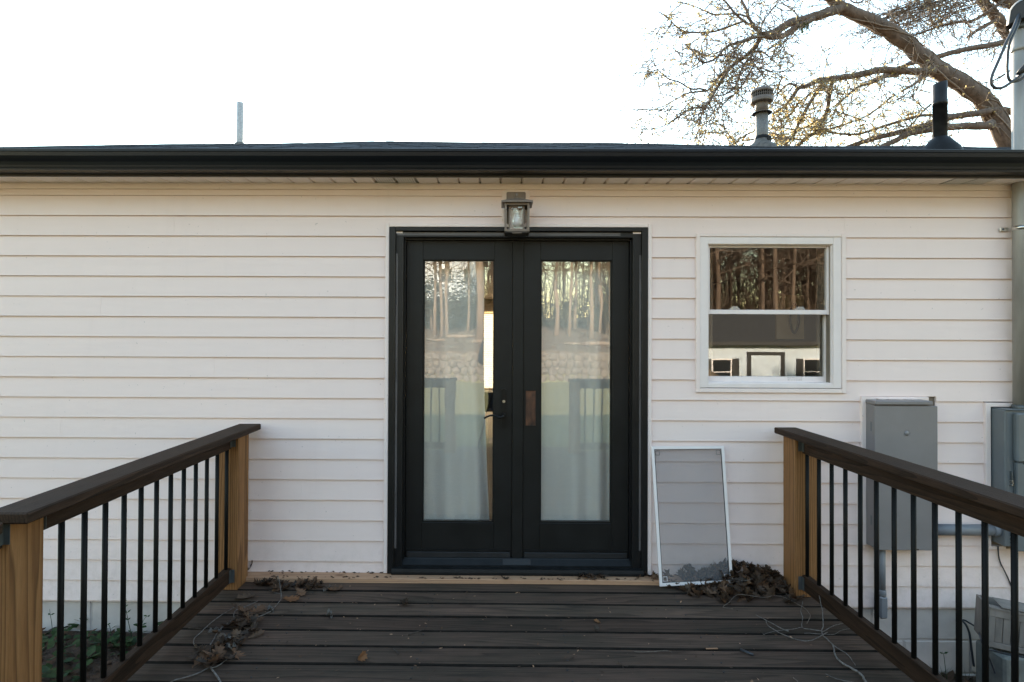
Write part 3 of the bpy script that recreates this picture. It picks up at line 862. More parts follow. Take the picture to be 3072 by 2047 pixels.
# handle
hx = X(1511.5, 1225, yj); hz = Z(1244, 1511, yj)
pt, pb = Z(1166, 1511, yj), Z(1284, 1511, yj)
mb = MB()
hw = 0.0145
pts = [(hx + hw * math.cos(a), pt - hw * .6 + hw * .6 * math.sin(a)) for a in [math.pi * i / 8 for i in range(9)]] + [(hx + hw * math.cos(a), pb + hw * .6 + hw * .6 * math.sin(a)) for a in [math.pi + math.pi * i / 8 for i in range(9)]]
a_ = [mb.bm.verts.new((x, yj - .012, z)) for x, z in pts]; b_ = [mb.bm.verts.new((x, yj, z)) for x, z in pts]
mb.bm.faces.new(a_); mb.bm.faces.new(list(reversed(b_)))
for k in range(len(pts)): mb.bm.faces.new((a_[k], b_[k], b_[(k + 1) % len(pts)], a_[(k + 1) % len(pts)]))
mb.lathe((hx, yj - .05, hz), [(0.0105, 0.0), (0.0115, 0.02), (0.0115, 0.04)], 14, axis='Y')
mb.finish('handle_plate', M['iron'], door)
for yy, dz in ((yj - .048, 0.0), (yj + .10, 0.0)):
    L = [at(1511, 1243.5, yj), at(1505, 1249, yj), at(1497, 1250, yj), at(1489, 1246, yj), at(1481, 1243.5, yj), at(1470, 1244, yj), at(1461, 1247.5, yj), at(1453, 1252.5, yj)]
    if yy > yj: L = [p + Vector((0.006, 0, 0.022)) for p in L]
    L = [Vector((p.x, yy, p.z)) for p in L]
    o = MB().tube(L, [.008, .008, .0075, .007, .0065, .006, .0058, .0055], 10).finish('lever_handle', M['iron'], door)
MB().lathe((hx, yj - .0125, Z(1204, 1511, yj)), [(0.0088, -0.004), (0.0088, 0.004)], 16, axis='Y').finish('lock_cylinder', M['steel'], door)
MB().box(hx - .0014, hx + .0014, yj - .0182, yj - .0170, Z(1204, 1511, yj) - .006, Z(1204, 1511, yj) + .004).finish('keyhole', M['iron'], door)
# empty recess in the right leaf
x0, x1, z0, z1 = X(1577, 1225, yj), X(1606.5, 1225, yj), Z(1277, 1590, yj), Z(1173, 1590, yj)
MB().box(x0, x1, yj - .0006, yj + .012, z0, z1).finish('handle_recess', M['rawwood'], door)
mb = MB()
for a in ((x0 - .006, x0, z0 - .004, z1 + .004), (x1, x1 + .006, z0 - .004, z1 + .004)): mb.box(a[0], a[1], yj - .003, yj - .0002, a[2], a[3])
mb.box(x0, x1, yj - .003, yj - .0002, z1, z1 + .004); mb.box(x0, x1, yj - .003, yj - .0002, z0 - .004, z0)
mb.finish('recess_rim', M['casing'], door)

# ---- double hung window
wx0, wx1, wz0, wz1 = X(2097, 940), X(2519.5, 940), Z(1163.5, 2300), Z(713, 2300)
FW = 0.060
mb = MB()
def ring(mb, x0, x1, z0, z1, wl, wr, wb, wt, y0, y1, bev=0.0015):
    mb.box(x0, x0 + wl, y0, y1, z0, z1, bev); mb.box(x1 - wr, x1, y0, y1, z0, z1, bev)
    mb.box(x0 + wl + .0003, x1 - wr - .0003, y0 + .0006, y1, z1 - wt, z1 - .0003, bev); mb.box(x0 + wl + .0003, x1 - wr - .0003, y0 + .0006, y1, z0 + .0003, z0 + wb, bev)
ring(mb, wx0, wx1, wz0, wz1, .050, .050, .026, .044, -0.018, 0.004)
ring(mb, wx0 + .046, wx1 - .046, wz0 + .022, wz1 - .040, .012, .012, .010, .010, -0.006, 0.085)
win = mb.finish('window', M['winframe'], house)
win['label'] = 'white double hung window with dark interior'
# surround trim, a sub-part of the window
for nm, bx in (('l', (WL, wx0 - .001, WB, WT)), ('r', (wx1 + .001, WR, WB, WT))):
    MB().box(bx[0], bx[1], -0.024, 0.005, bx[2], bx[3], 0.002).finish('window_trim', M['trim'], win)
MB().box(wx0 - .0005, wx1 + .0005, -0.023, 0.005, wz1 + .001, WT - .0005, 0.002).finish('window_trim', M['trim'], win)
MB().box(wx0 - .0005, wx1 + .0005, -0.023, 0.005, WB + .0005, wz0 - .004, 0.002).finish('window_trim', M['trim'], win)
ya, yb3 = 0.012, 0.044
ux0, ux1, uz0, uz1 = X(2129.5, 840, ya), X(2480, 840, ya), Z(930, 2300, ya), Z(743.5, 2300, ya)
ix0, ix1 = wx0 + .0585, wx1 - .0585
mb = MB(); ring(mb, ix0, ix1, Z(943.5, 2300, ya), wz1 - .051, max(.006, ux0 - ix0), ix1 - ux1, Z(930, 2300, ya) - Z(943.5, 2300, ya), max(.006, wz1 - .051 - uz1), ya, ya + .028)
us = mb.finish('sash', M['winframe'], win)
MB().box(ux0 - .003, ux1 + .003, ya + .012, ya + .016, uz0 - .003, uz1 + .003).finish('glass_pane', M['glasswin'], win)
lx0, lx1, lz0, lz1 = X(2124, 1040, yb3), X(2474, 1040, yb3), Z(1130, 2300, yb3), Z(943, 2300, yb3)
mb = MB(); ring(mb, ix0, ix1, Z(1148, 2300, yb3), lz1 + .022, max(.006, lx0 - ix0), ix1 - lx1, lz0 - Z(1148, 2300, yb3), .022, yb3, yb3 + .028)
mb.finish('sash', M['winframe'], win)
MB().box(lx0 - .003, lx1 + .003, yb3 + .012, yb3 + .016, lz0 - .003, lz1 + .003).finish('glass_pane', M['glasswin'], win)
MB().box(X(2484, 1040, yb3), X(2486, 1040, yb3), yb3 - .006, yb3 - .001, Z(1072, 2485, yb3), Z(945, 2485, yb3)).finish('sash_track', M['rubber'], win)
for a in (2205, 2402):
    mb = MB(); xx = X(a, 925, ya + .03)
    mb.box(xx - .03, xx + .03, ya + .030, ya + .055, uz0 + .003, uz0 + .012, .002); mb.box(xx - .018, xx + .022, ya + .032, ya + .05, uz0 + .012, uz0 + .022, .002)
    mb.finish('sash_lock', M['white'], win)
# worn, unreadable print on the bottom rail
mb = MB()
for k in range(22):
    xx = X(2364 + (k % 11) * 4 + random.uniform(-1, 1), 1138, yb3); zz = Z(1135 + (k // 11) * 6, 2380, yb3)
    mb.box(xx, xx + random.uniform(.002, .005), yb3 - .0012, yb3 - .0006, zz, zz + random.uniform(.002, .005))
mb.finish('worn_print', M['tape'], win)

# ---- trim round the two electric boxes
wq = X(2591, 1400) - PL
for a in ((PL, PL + wq, PB, PT),): MB().box(a[0], a[1], -0.026, 0.005, a[2], a[3], .002).finish('box_trim', M['trim'], house)
MB().box(PL + wq + .0005, X(2778, 1195), -0.025, 0.005, PT - .022, PT - .0005, .002).finish('box_trim', M['trim'], house)
MB().box(PL + wq + .0005, X(2604, 1628), -0.025, 0.005, PB + .0005, PB + .016, .002).finish('box_trim', M['trim'], house)
MB().box(ML, ML + .030, -0.026, 0.005, MB_, MT, .002).finish('box_trim', M['trim'], house)
MB().box(ML + .0305, MR, -0.025, 0.005, MT - .024, MT - .0005, .002).finish('box_trim', M['trim'], house)
MB().box(ML + .0305, ML + .12, -0.025, 0.005, MB_ + .0005, MB_ + .022, .002).finish('box_trim', M['trim'], house)
MB().box(ML + .032, ML + .046, -0.006, 0.005, MB_ + .024, MT - .026).finish('furring_strip', M['rawwood'], house)

# ------------------------------------------------------------------ interior seen through the panes
def struct(mb, name, mat, lab=None):
    return tag(mb.finish(name, mat), lab, kind='structure')
IY = 10.05
struct(MB().box(-3.0, 3.6, WY1 + .01, IY + .1, -0.02, 0.012), 'interior_floor', M['infloor'], 'pale timber floor inside the house')
mb = MB()
bx0, bx1, bz0, bz1 = -1.35, 0.95, 0.27, 2.12
for x0, x1, z0, z1 in ((-3.0, bx0, 0.012, 2.4), (bx1, 3.6, 0.012, 2.4), (bx0, bx1, 0.012, bz0), (bx0, bx1, bz1, 2.4)): mb.box(x0, x1, IY, IY + .1, z0, z1)
mb.box(-3.1, -3.0, WY1 + .01, IY + .1, -0.02, 2.4); mb.box(3.6, 3.7, WY1 + .01, IY + .1, -0.02, 2.4); mb.box(1.08, 1.18, WY1 + .01, IY - .01, 0.012, 2.4)
struct(mb, 'interior_wall', M['inwall'], 'beige painted inner walls of the room')
struct(MB().box(-3.1, 3.7, WY1 + .01, IY + .1, 2.4, 2.45), 'interior_ceiling', M['inwall'], 'beige ceiling of the room')
bl = thing('window_blind', (bx0 / 2 + bx1 / 2, IY - .05, bz0), 'bright slatted blind glimpsed through the gap beside the curtain', 'blind')
first = None
for k in range(36):
    z = bz1 - .02 - k * 0.052
    c = Vector(((bx0 + bx1) / 2, IY - .05, z))
    if first is None: first = MB().obox(c, (1, 0, 0), (0, 0.45, -0.9), (0, 0.9, 0.45), bx1 - bx0 - .02, .052, .0014).finish('slat', M['blind'], bl)
    else: inst(first, 'slat', bl, c)
dr = thing('sideboard', (-0.1, 5.6, 0.012), 'low dark sideboard standing beneath the bright blind', 'sideboard')
MB().box(-0.9, 0.7, 5.4, 5.8, 0.57, 0.61, .004).finish('top', M['darkwood'], dr)
MB().box(-0.86, 0.66, 5.43, 5.78, 0.30, 0.569).finish('body', M['darkwood'], dr)
for a in (-0.84, 0.60):
    for b2 in (5.44, 5.72): MB().box(a, a + .05, b2, b2 + .05, 0.012, 0.299).finish('leg', M['darkwood'], dr)
def curtain(name, xl, xr_top, xr_bot, ph, lab):
    mb = MB(); nxx, nz = 60, 26
    zt, zo = gT + 0.03, 0.03
    g = []
    for j in range(nz + 1):
        t = j / nz; z = zt + (zo - zt) * t; xr = xr_top + (xr_bot - xr_top) * max(0, (t - .35) / .65) ** 1.3
        row = []
        for i in range(nxx + 1):
            s_ = i / nxx; x = xl + (xr - xl) * s_
            amp = 0.006 + 0.016 * t
            y = 0.165 + amp * math.sin(s_ * 21 + ph + 1.2 * math.sin(s_ * 5 + ph)) + 0.008 * noise.noise(Vector((x * 3, z * 1.4, ph)))
            if t > .8 and s_ > .8: y += .025 * math.sin((t - .8) * 12) * (s_ - .8) * 5
            row.append(mb.bm.verts.new((x, y, z)))
        g.append(row)
    for a, b2 in zip(g, g[1:]):
        for i in range(nxx):
            f = mb.bm.faces.new((a[i], a[i + 1], b2[i + 1], b2[i])); f.smooth = True
    o = mb.finish(name, M['curtain'], recalc=False, base=True)
    return tag(o, lab, 'curtain', 'curtains behind the door panes')
curtain('curtain', X(1240, 1200, .165), X(1452, 1000, .165), X(1474, 1560, .165), 0.4, 'pale curtain behind the left pane, its edge drawn aside beside the lever')
curtain('curtain', X(1600, 1200, .165), X(1860, 1000, .165), X(1860, 1560, .165), 2.1, 'pale curtain filling the whole right door pane')
tc_ = MB(); xl = X(2105, 1040, .22)
for i in range(8): pass
vv = [[tc_.bm.verts.new((xl + .075 * i / 14, .24 + .012 * math.sin(i * 1.3), z)) for i in range(15)] for z in (1.0, 2.2)]
for i in range(14):
    f = tc_.bm.faces.new((vv[0][i], vv[0][i + 1], vv[1][i + 1], vv[1][i])); f.smooth = True
tag(tc_.finish('curtain', M['tancurtain'], recalc=False, base=True), 'narrow tan curtain at the left edge of the small window', 'curtain')
pic = thing('wall_picture', (X(2370, 950, 0.9), 0.9, Z(1018, 2370, 0.9)), 'tan panel with a black pointed oval ring seen inside the small window', 'panel')
px_, pz0, pz1 = (X(2330, 950, .9), X(2412, 950, .9)), Z(1018, 2370, .9), Z(885, 2370, .9)
MB().box(px_[0], px_[1], .9, .92, pz0, pz1).finish('backing', M['tanpanel'], pic)
cxp, czp = X(2384, 950, .88), Z(955, 2384, .88)
Lp = []
for i in range(33):
    a = 2 * math.pi * i / 32
    Lp.append(Vector((cxp + .034 * math.sin(a) * abs(math.sin(a)) ** .3, .885, czp + .115 * math.cos(a))))
MB().tube(Lp, .009, 6).finish('oval_ring', M['darkwood'], pic)

# ------------------------------------------------------------------ deck
DX0, DX1 = -1.715, 1.90
deck = thing('deck', (0.08, -1.8, -0.3), 'dark weathered timber deck of long boards in front of the black door', 'deck')
YD0, BP = -0.198, 0.1475
pr = 0.1424
for k in range(-1, 26):
    yc1 = YD0 - k * BP; yc0 = yc1 - pr
    xa, xb = (DX0, DX1) if yc0 > -3.75 else (-0.62, 1.02)
    xa += random.uniform(-.025, .012); xb += random.uniform(-.01, .03)
    mb = MB(); nx = 16
    sag = random.uniform(-.0015, .0015)
    p = [(yc0, -0.036), (yc0, -0.012), (yc0 + .002, -0.005), (yc0 + .008, 0.0), (yc1 - .008, 0.0), (yc1 - .002, -0.005), (yc1, -0.012), (yc1, -0.036)]
    cup = random.uniform(-.0015, .002)
    p = [(y, z + (sag if z > -.03 else 0) + (cup * (1 - ((y - (yc0 + yc1) / 2) / .07) ** 2) if z > -.03 else 0)) for y, z in p]
    mb.extrude_x(p, xa, xb, nx, True, 0.0022, seed=k * 1.7)
    mb.bm.normal_update()
    bmesh.ops.recalc_face_normals(mb.bm, faces=mb.bm.faces[:])
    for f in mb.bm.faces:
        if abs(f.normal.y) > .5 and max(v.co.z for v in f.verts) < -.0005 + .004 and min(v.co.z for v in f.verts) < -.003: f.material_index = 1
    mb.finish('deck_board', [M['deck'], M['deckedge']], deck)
for x in (DX0 + .05, -1.1, -.4, .3, 1.0, DX1 - .09):
    MB().box(x, x + .038, -3.85, -0.03, -0.24, -0.0385).finish('joist', M['stain'], deck)
MB().box(DX0 + .01, DX1 - .02, -3.93, -3.885, -0.24, -0.0385).finish('rim_board', M['stainx'], deck)
for x in (-1.6, 1.75):
    for y in (-0.4, -3.6): MB().box(x, x + .09, y, y + .09, -0.8, -0.0387 - .2).finish('deck_footing', M['pine'], deck)
mb = MB()                                           # screw heads, two to a joist on every board
for k in range(10):
    yc1 = YD0 - k * BP
    for x in (DX0 + .069, -1.08, -.38, .32, 1.02, DX1 - .07):
        for dy in (.032, .104):
            xx, yy = x + random.uniform(-.012, .012), yc1 - dy + random.uniform(-.008, .008)
            mb.lathe((xx, yy, 0), [(.0048, .0006), (.0044, .0026)], 8)
mb.finish('screw', M['rubber'], deck)['kind'] = 'stuff'
# new pine board laid flat along the foot of the wall
bx = MB().extrude_x([(-0.094, 0.003), (-0.094, 0.026), (-0.091, 0.030), (-0.004, 0.030), (-0.004, 0.003)], DX0 + .03, DX1 - .04, 14, True, 0.001, seed=5)
tag(bx.finish('pine_board', M['pinenew'], base=True), 'new yellow pine board lying flat along the foot of the white wall', 'board')

# ------------------------------------------------------------------ railings
CZ1, CZ0 = 0.956, 0.920                           # cap
TZ0 = 0.832
BZ1, BZ0 = 0.133, 0.045
BAL = None
def railing(A, B, name_label, posts, capoff, first, step, n, group, inner=1, capA=0.0, capB=0.0, wm='stain'):
    # A -> B is the run of the rails between two posts; inner is the side the cap overhangs
    global BAL
    A, B = Vector((A[0], A[1], 0)), Vector((B[0], B[1], 0))
    u = (B - A).normalized(); v = Vector((-u.y, u.x, 0)) * inner
    L = (B - A).length
    t = thing('railing', ((A + B) / 2).to_tuple(), name_label, 'railing', group)
    mid = (A + B) / 2
    up = Vector((0, 0, 1))
    for (px_, py_, wx, wy) in posts:
        mb = MB().box(px_ - wx / 2, px_ + wx / 2, py_ - wy / 2, py_ + wy / 2, 0.002, CZ0 - .001, 0.004)
        mb.finish('post', M['pine'], t)
    mb = MB(); Lc = L + capA + capB
    mb.obox(mid + u * (capB - capA) / 2 + v * capoff + up * (CZ0 + CZ1) / 2, u, v, up, Lc, 0.134, CZ1 - CZ0, 0.005)
    mb.finish('cap_rail', M[wm], t)
    MB().obox(mid + up * (TZ0 + CZ0) / 2, u, v, up, L, .036, CZ0 - TZ0 - .001, .003).finish('top_rail', M[wm], t)
    MB().obox(mid + up * (BZ0 + BZ1) / 2, u, v, up, L, .038, BZ1 - BZ0, .003).finish('bottom_rail', M[wm], t)
    for k in range(n):
        p = A + u * (first + k * step)
        if first + k * step > L - .02: break
        c = p + up * (BZ1 + TZ0) / 2
        if BAL is None:
            BAL = MB().lathe((c.x, c.y, 0), [(.0103, BZ1 - .006), (.0103, TZ0 + .006)], 12).finish('baluster', M['blackmetal'], t)
        else:
            inst(BAL, 'baluster', t, c)
        if k % 1 == 0:
            pass
    for e, s_ in ((A, 1), (B, -1)):
        for za, zb_ in ((TZ0 + .012, CZ0 - .004), (BZ0 + .002, BZ1 - .010)):
            MB().obox(e + u * s_ * .012 - v * -.0 + v * .0205 + up * (za + zb_) / 2, u, v, up, .024, .002, zb_ - za).finish('bracket', M['zincdull'], t)
            MB().obox(e + u * s_ * .0015 + v * .030 + up * (za + zb_) / 2, u, v, up, .0022, .022, zb_ - za).finish('bracket', M['zincdull'], t)
    return t
PW = 0.138
rg = 'railings round the deck'
# left: posts, then the rail from the post by the wall to the near post
lp = (-1.607, -0.066 - .069)
npL = (-1.607, -1.69)
railing((-1.597, lp[1] - .069), (-1.575, npL[1] + .069), 'dark railing left of the door with a pale pine post at each end', [(lp[0], lp[1], PW, PW), (npL[0], npL[1], PW, PW)],
        0.058, 0.022, 0.1155, 13, rg, 1, 0.16, 0.18)
rp = (1.782, -0.086 - .069 - .01)
npR = (1.80, -1.80)
railing((1.772, rp[1] - .069), (1.790, npR[1] + .069), 'dark railing right of the door, running in front of the grey electric panel', [(rp[0], rp[1], PW, PW), (npR[0], npR[1], PW, PW)],
        0.030, 0.020, 0.1172, 13, rg, -1, 0.17, 0.18)
# the far runs, behind and beside the viewer; the panes mirror their front corners
railing((-1.575, npL[1] - .069), (-1.560, -3.53), 'dark railing on the left going on from the near post towards the steps', [(-1.607, -3.62, PW, PW)], 0.058, 0.08, 0.1155, 16, rg, 1, -0.12, 0.1)
railing((1.790, npR[1] - .069), (1.800, -3.53), 'dark railing on the right going on from the near post towards the steps', [(1.80, -3.62, PW, PW)], 0.030, 0.06, 0.1172, 15, rg, -1, -0.12, 0.1)
railing((-1.53, -3.62), (-0.70, -3.62), 'short front railing left of the deck opening', [(-0.635, -3.62, .13, PW)], 0.0, 0.07, 0.114, 7, rg, 1, 0.1, 0.14, 'stainx')
railing((1.03, -3.62), (1.73, -3.62), 'short front railing right of the deck opening', [(0.965, -3.62, .13, PW)], 0.0, 0.07, 0.114, 6, rg, 1, 0.14, 0.1, 'stainx')

# ------------------------------------------------------------------ wall lantern over the door
LX = X(1549.5, 640, -.1)
lan = thing('wall_lantern', (LX, -0.12, Z(700, 1550, -.12)), 'bronze box lantern with a clear bulb on the wall above the black door', 'lantern')
def octo(mb, x0, x1, z0, z1, y0, y1, ch):
    p = [(x0 + ch, z0), (x1 - ch, z0), (x1, z0 + ch), (x1, z1 - ch), (x1 - ch, z1), (x0 + ch, z1), (x0, z1 - ch), (x0, z0 + ch)]
    a_ = [mb.bm.verts.new((x, y0, z)) for x, z in p]; b_ = [mb.bm.verts.new((x, y1, z)) for x, z in p]
    mb.bm.faces.new(a_); mb.bm.faces.new(list(reversed(b_)))
    for k in range(8): mb.bm.faces.new((a_[k], b_[k], b_[(k + 1) % 8], a_[(k + 1) % 8]))
    return mb
mz1, mz0 = Z(570, 1547, -.03), Z(663, 1547, -.03)
mx0, mx1 = X(1505, 620, -.03), X(1589.5, 620, -.03)
mb = octo(MB(), mx0, mx1, mz0, mz1, -.028, -.004, .014)
octo(mb, mx0 + .008, mx1 - .008, mz0 + .008, mz1 - .008, -.036, -.0285, .012)
mb.finish('mounting_block', M['trim'], lan)
bz1_, bz0_ = Z(576.5, 1548, -.045), Z(672, 1548, -.045)
mb = octo(MB(), X(1519.5, 590, -.045), X(1577, 590, -.045), bz0_, bz1_, -.048, -.0365, .006)
octo(mb, X(1519.5, 590, -.045) + .008, X(1577, 590, -.045) - .008, bz0_ + .008, bz1_ - .008, -.052, -.0485, .003)
mb.finish('back_plate', M['bronze'], lan)
yf = -0.205; yk = -0.065                          # front and back of the lantern body
fx0, fx1 = X(1514, 650, yf), X(1588.5, 650, yf)
fz1, fz0 = Z(608, 1550, yf), Z(694, 1550, yf)
ym = (yf + yk) / 2
rz0, rz1 = Z(606.5, 1550, yf - .012), Z(602.5, 1550, yf - .012)
ex = .020
apex = Vector((LX, ym, rz1 + .030))
mb = MB()
q0 = [(fx0 - ex, yf - ex), (fx1 + ex, yf - ex), (fx1 + ex, yk + .008), (fx0 - ex, yk + .008)]
lo = [mb.bm.verts.new((x, y, rz0)) for x, y in q0]; hi = [mb.bm.verts.new((x, y, rz1)) for x, y in q0]
tp = [mb.bm.verts.new((apex.x + sx * .020, apex.y + sy * .020, apex.z)) for sx, sy in ((-1, -1), (1, -1), (1, 1), (-1, 1))]
mb.bm.faces.new(list(reversed(lo))); mb.bm.faces.new(tp)
for k in range(4):
    mb.bm.faces.new((lo[k], lo[(k + 1) % 4], hi[(k + 1) % 4], hi[k])); mb.bm.faces.new((hi[k], hi[(k + 1) % 4], tp[(k + 1) % 4], tp[k]))
mb.finish('lamp_roof', M['bronze'], lan)
MB().lathe((apex.x, apex.y, apex.z + .0005), [(.012, 0), (.012, .004), (.006, .006), (.006, .012), (.011, .014), (.011, .028), (.008, .032)], 16).finish('finial', M['bronze'], lan)
def cage(x0, x1, y0, y1, z0, z1, t, name, mat):
    mb = MB()
    for x in (x0, x1 - t):
        for y in (y0, y1 - t): mb.box(x, x + t, y, y + t, z0, z1, .0008)
    for z in (z0, z1 - t):
        mb.box(x0 + t, x1 - t, y0 + .0004, y0 + t, z, z + t); mb.box(x0 + t, x1 - t, y1 - t, y1 - .0004, z, z + t)
        mb.box(x0 + .0004, x0 + t, y0 + t, y1 - t, z + .0002, z + t - .0002); mb.box(x1 - t, x1 - .0004, y0 + t, y1 - t, z + .0002, z + t - .0002)
    return mb.finish(name, mat, lan)
cage(fx0, fx1, yf, yk, fz0, rz0 - .0006, .0125, 'cage', M['bronze'])
gx0, gx1 = LX - .0475, LX + .0455
gy0, gy1 = yf + .025, yk - .028
cage(gx0, gx1, gy0, gy1, fz0 + .006, rz0 - .010, .0085, 'glass_frame', M['bronze'])
mb = MB()
mb.box(gx0 + .006, gx1 - .006, gy0 + .003, gy0 + .005, fz0 + .014, rz0 - .018); mb.box(gx0 + .003, gx0 + .005, gy0 + .008, gy1 - .008, fz0 + .014, rz0 - .018)
mb.box(gx1 - .005, gx1 - .003, gy0 + .008, gy1 - .008, fz0 + .014, rz0 - .018)
mb.finish('lamp_glass', M['glasslamp'], lan)
MB().box(fx0 + .004, fx1 - .004, yf + .004, yk - .004, fz0 - .006, fz0 - .0005).finish('base_plate', M['bronzedark'], lan)
MB().box(LX - .028, LX + .028, yf + .004, yf + .012, fz0 - .012, fz0 - .0062, .001).finish('base_tab', M['bronze'], lan)
MB().box(LX - .018, LX + .018, yk + .001, -.053, rz0 - .05, rz0 - .012).finish('arm', M['bronze'], lan)
MB().box(gx0 + .008, gx1 - .008, gy1 - .004, gy1 - .001, fz0 + .014, rz0 - .018).finish('reflector', M['winframe'], lan)
tz = rz0 - .020
MB().lathe((LX, ym, 0), [(.013, tz), (.013, tz - .030)], 14).finish('lamp_holder', M['white'], lan)
MB().lathe((LX, ym, tz - .030), [(.012, 0), (.016, -.014), (.026, -.036), (.030, -.055), (.026, -.074), (.014, -.086), (.002, -.089)], 18).finish('bulb', M['bulb'], lan)

# ------------------------------------------------------------------ pipes on the roof
def roofz(x, y): return zr(x, y) - 0.004
y_ = 4.0
xp = X(720.5, 370, y_); rr = 0.0435
t = thing('vent_pipe', (xp, y_, roofz(xp, y_)), 'plain pale grey plumbing pipe standing alone on the left of the roof', 'roof pipe')
MB().lathe((xp, y_, 0), [(rr, roofz(xp, y_) - .12), (rr, Z(309, 720, y_)), (rr - .005, Z(309, 720, y_) + .001), (rr - .005, Z(309, 720, y_) - .1)], 20, caps=False).finish('pipe', M['galv'], t)
MB().lathe((xp, y_, roofz(xp, y_)), [(.075, -.02), (.066, .012), (.048, .028), (.0445, .03)], 20, caps=False).finish('flashing', M['flash'], t)
y_ = 3.7
xp = X(2285.5, 380, y_); s_ = (y_ + 3.52) / F
zR = roofz(xp, y_)
fl = thing('flue_vent', (xp, y_, zR), 'galvanized flue with a slotted round cap on the roof before the tree', 'roof vent')
pz = lambda p: Z(p, 2285, y_)
MB().lathe((xp, y_, 0), [(.0755, zR - .1), (.0755, pz(338))], 28).finish('pipe', M['fluegalv'], fl)
MB().lathe((xp, y_, 0), [(.076, pz(337)), (.118, pz(340)), (.119, pz(342)), (.077, pz(339))], 28, caps=False).finish('storm_collar', M['capmetal'], fl)
MB().lathe((xp, y_, 0), [(.0745, pz(338.5)), (.0745, pz(318)), (.078, pz(312)), (.078, pz(300))], 28).finish('cap_neck', M['capmetal'], fl)
cap = MB().lathe((xp, y_, 0), [(.080, pz(311)), (.132, pz(309)), (.134, pz(307)), (.134, pz(296)), (.128, pz(295))], 28, caps=False).finish('vent_cap', M['capmetal'], fl)
MB().lathe((xp, y_, 0), [(.130, pz(282)), (.134, pz(282.5)), (.134, pz(277)), (.128, pz(272.5)), (.105, pz(269)), (.05, pz(267.5)), (.004, pz(267))], 28).finish('dome', M['capmetal'], cap)
MB().lathe((xp, y_, 0), [(.112, pz(296)), (.112, pz(281))], 28).finish('inner_drum', M['ventdark'], cap)
mb = MB()
for k in range(34):
    a = 2 * math.pi * k / 34
    mb.obox((xp + .130 * math.cos(a), y_ + .130 * math.sin(a), (pz(296) + pz(281)) / 2), (-math.sin(a), math.cos(a), 0), (math.cos(a), math.sin(a), 0), (0, 0, 1), .006, .003, pz(281) - pz(296) + .002)
mb.lathe((xp, y_, 0), [(.1285, pz(289)), (.1325, pz(289)), (.1325, pz(288)), (.1285, pz(288))], 28, caps=False)
mb.finish('grille', M['capmetal'], cap)
MB().lathe((xp, y_, zR), [(.19, -.06), (.165, .01), (.118, .04), (.09, .09), (.078, .115)], 26, caps=False).finish('flashing', M['flash'], fl)
mb = MB().lathe((xp, y_, zR), [(.090, .095), (.088, .11), (.0785, .135), (.0765, .14)], 20, caps=False)
for k in range(5):
    a = -.9 + random.uniform(-.5, .5)
    mb.obox((xp + .105 * math.cos(a), y_ + .105 * math.sin(a), zR + .06), (-math.sin(a), math.cos(a), 0), (math.cos(a), math.sin(a), .6), (0, 0, 1), .03, .012, .12)
mb.finish('tar_seal', M['tar'], fl)
y_ = 1.7
xp = X(2820, 350, y_); zR = roofz(xp, y_)
pz = lambda p: Z(p, 2820, y_)
bp_ = thing('vent_pipe', (xp, y_, zR), 'black plumbing pipe with a flared rubber collar on the right of the roof', 'roof pipe')
rr = .057
mb = MB().lathe((xp, y_, 0), [(rr, zR - .1), (rr, pz(318)), (rr + .002, pz(318)), (rr + .002, pz(303)), (rr - .001, pz(303)), (rr - .001, pz(250)), (rr - .006, pz(250)), (rr - .006, pz(256))], 24, caps=False)
for v in mb.bm.verts:
    if v.co.z > pz(262): v.co.z += (v.co.x - xp) * .18
mb.finish('pipe', M['abs'], bp_)
MB().lathe((xp, y_, zR), [(.175, -.04), (.150, .02), (.105, .075), (.078, .11), (.066, .115), (.060, .125)], 24, caps=False).finish('flashing', M['tar'], bp_)

# ------------------------------------------------------------------ service mast and its cables
ym_ = -0.062
mxx = X(3042, 900, ym_) + .037
mast = thing('service_mast', (mxx, ym_, MT + .02), 'galvanized service mast rising from the meter box through the eave', 'mast')
ztop = Z(78, 3057, ym_)
MB().lathe((mxx, ym_, 0), [(.0365, MT - .04), (.0365, ztop)], 24).finish('pipe', M['galvpipe'], mast)
MB().lathe((mxx, ym_, 0), [(.044, MT - .045), (.044, MT - .01), (.038, MT - .005)], 20).finish('hub', M['zincdull'], mast)
zc = Z(685, 3040, ym_)
MB().lathe((mxx, ym_, 0), [(.0372, zc - .012), (.0385, zc - .012), (.0385, zc + .012), (.0372, zc + .012)], 24, caps=False).finish('clamp', M['steel'], mast)
MB().box(mxx - .085, mxx - .034, -.024, -.020, zc - .011, zc + .011, .001).finish('clamp_tab', M['steel'], mast)
MB().lathe((mxx - .068, -.0245, zc), [(.006, -.004), (.006, .001)], 8, axis='Y').finish('screw', M['zincdull'], mast)
MB().lathe((mxx, ym_, 0), [(.038, ztop - .03), (.043, ztop - .03), (.043, ztop + .004), (.034, ztop + .006)], 20).finish('collar', M['zincdull'], mast)
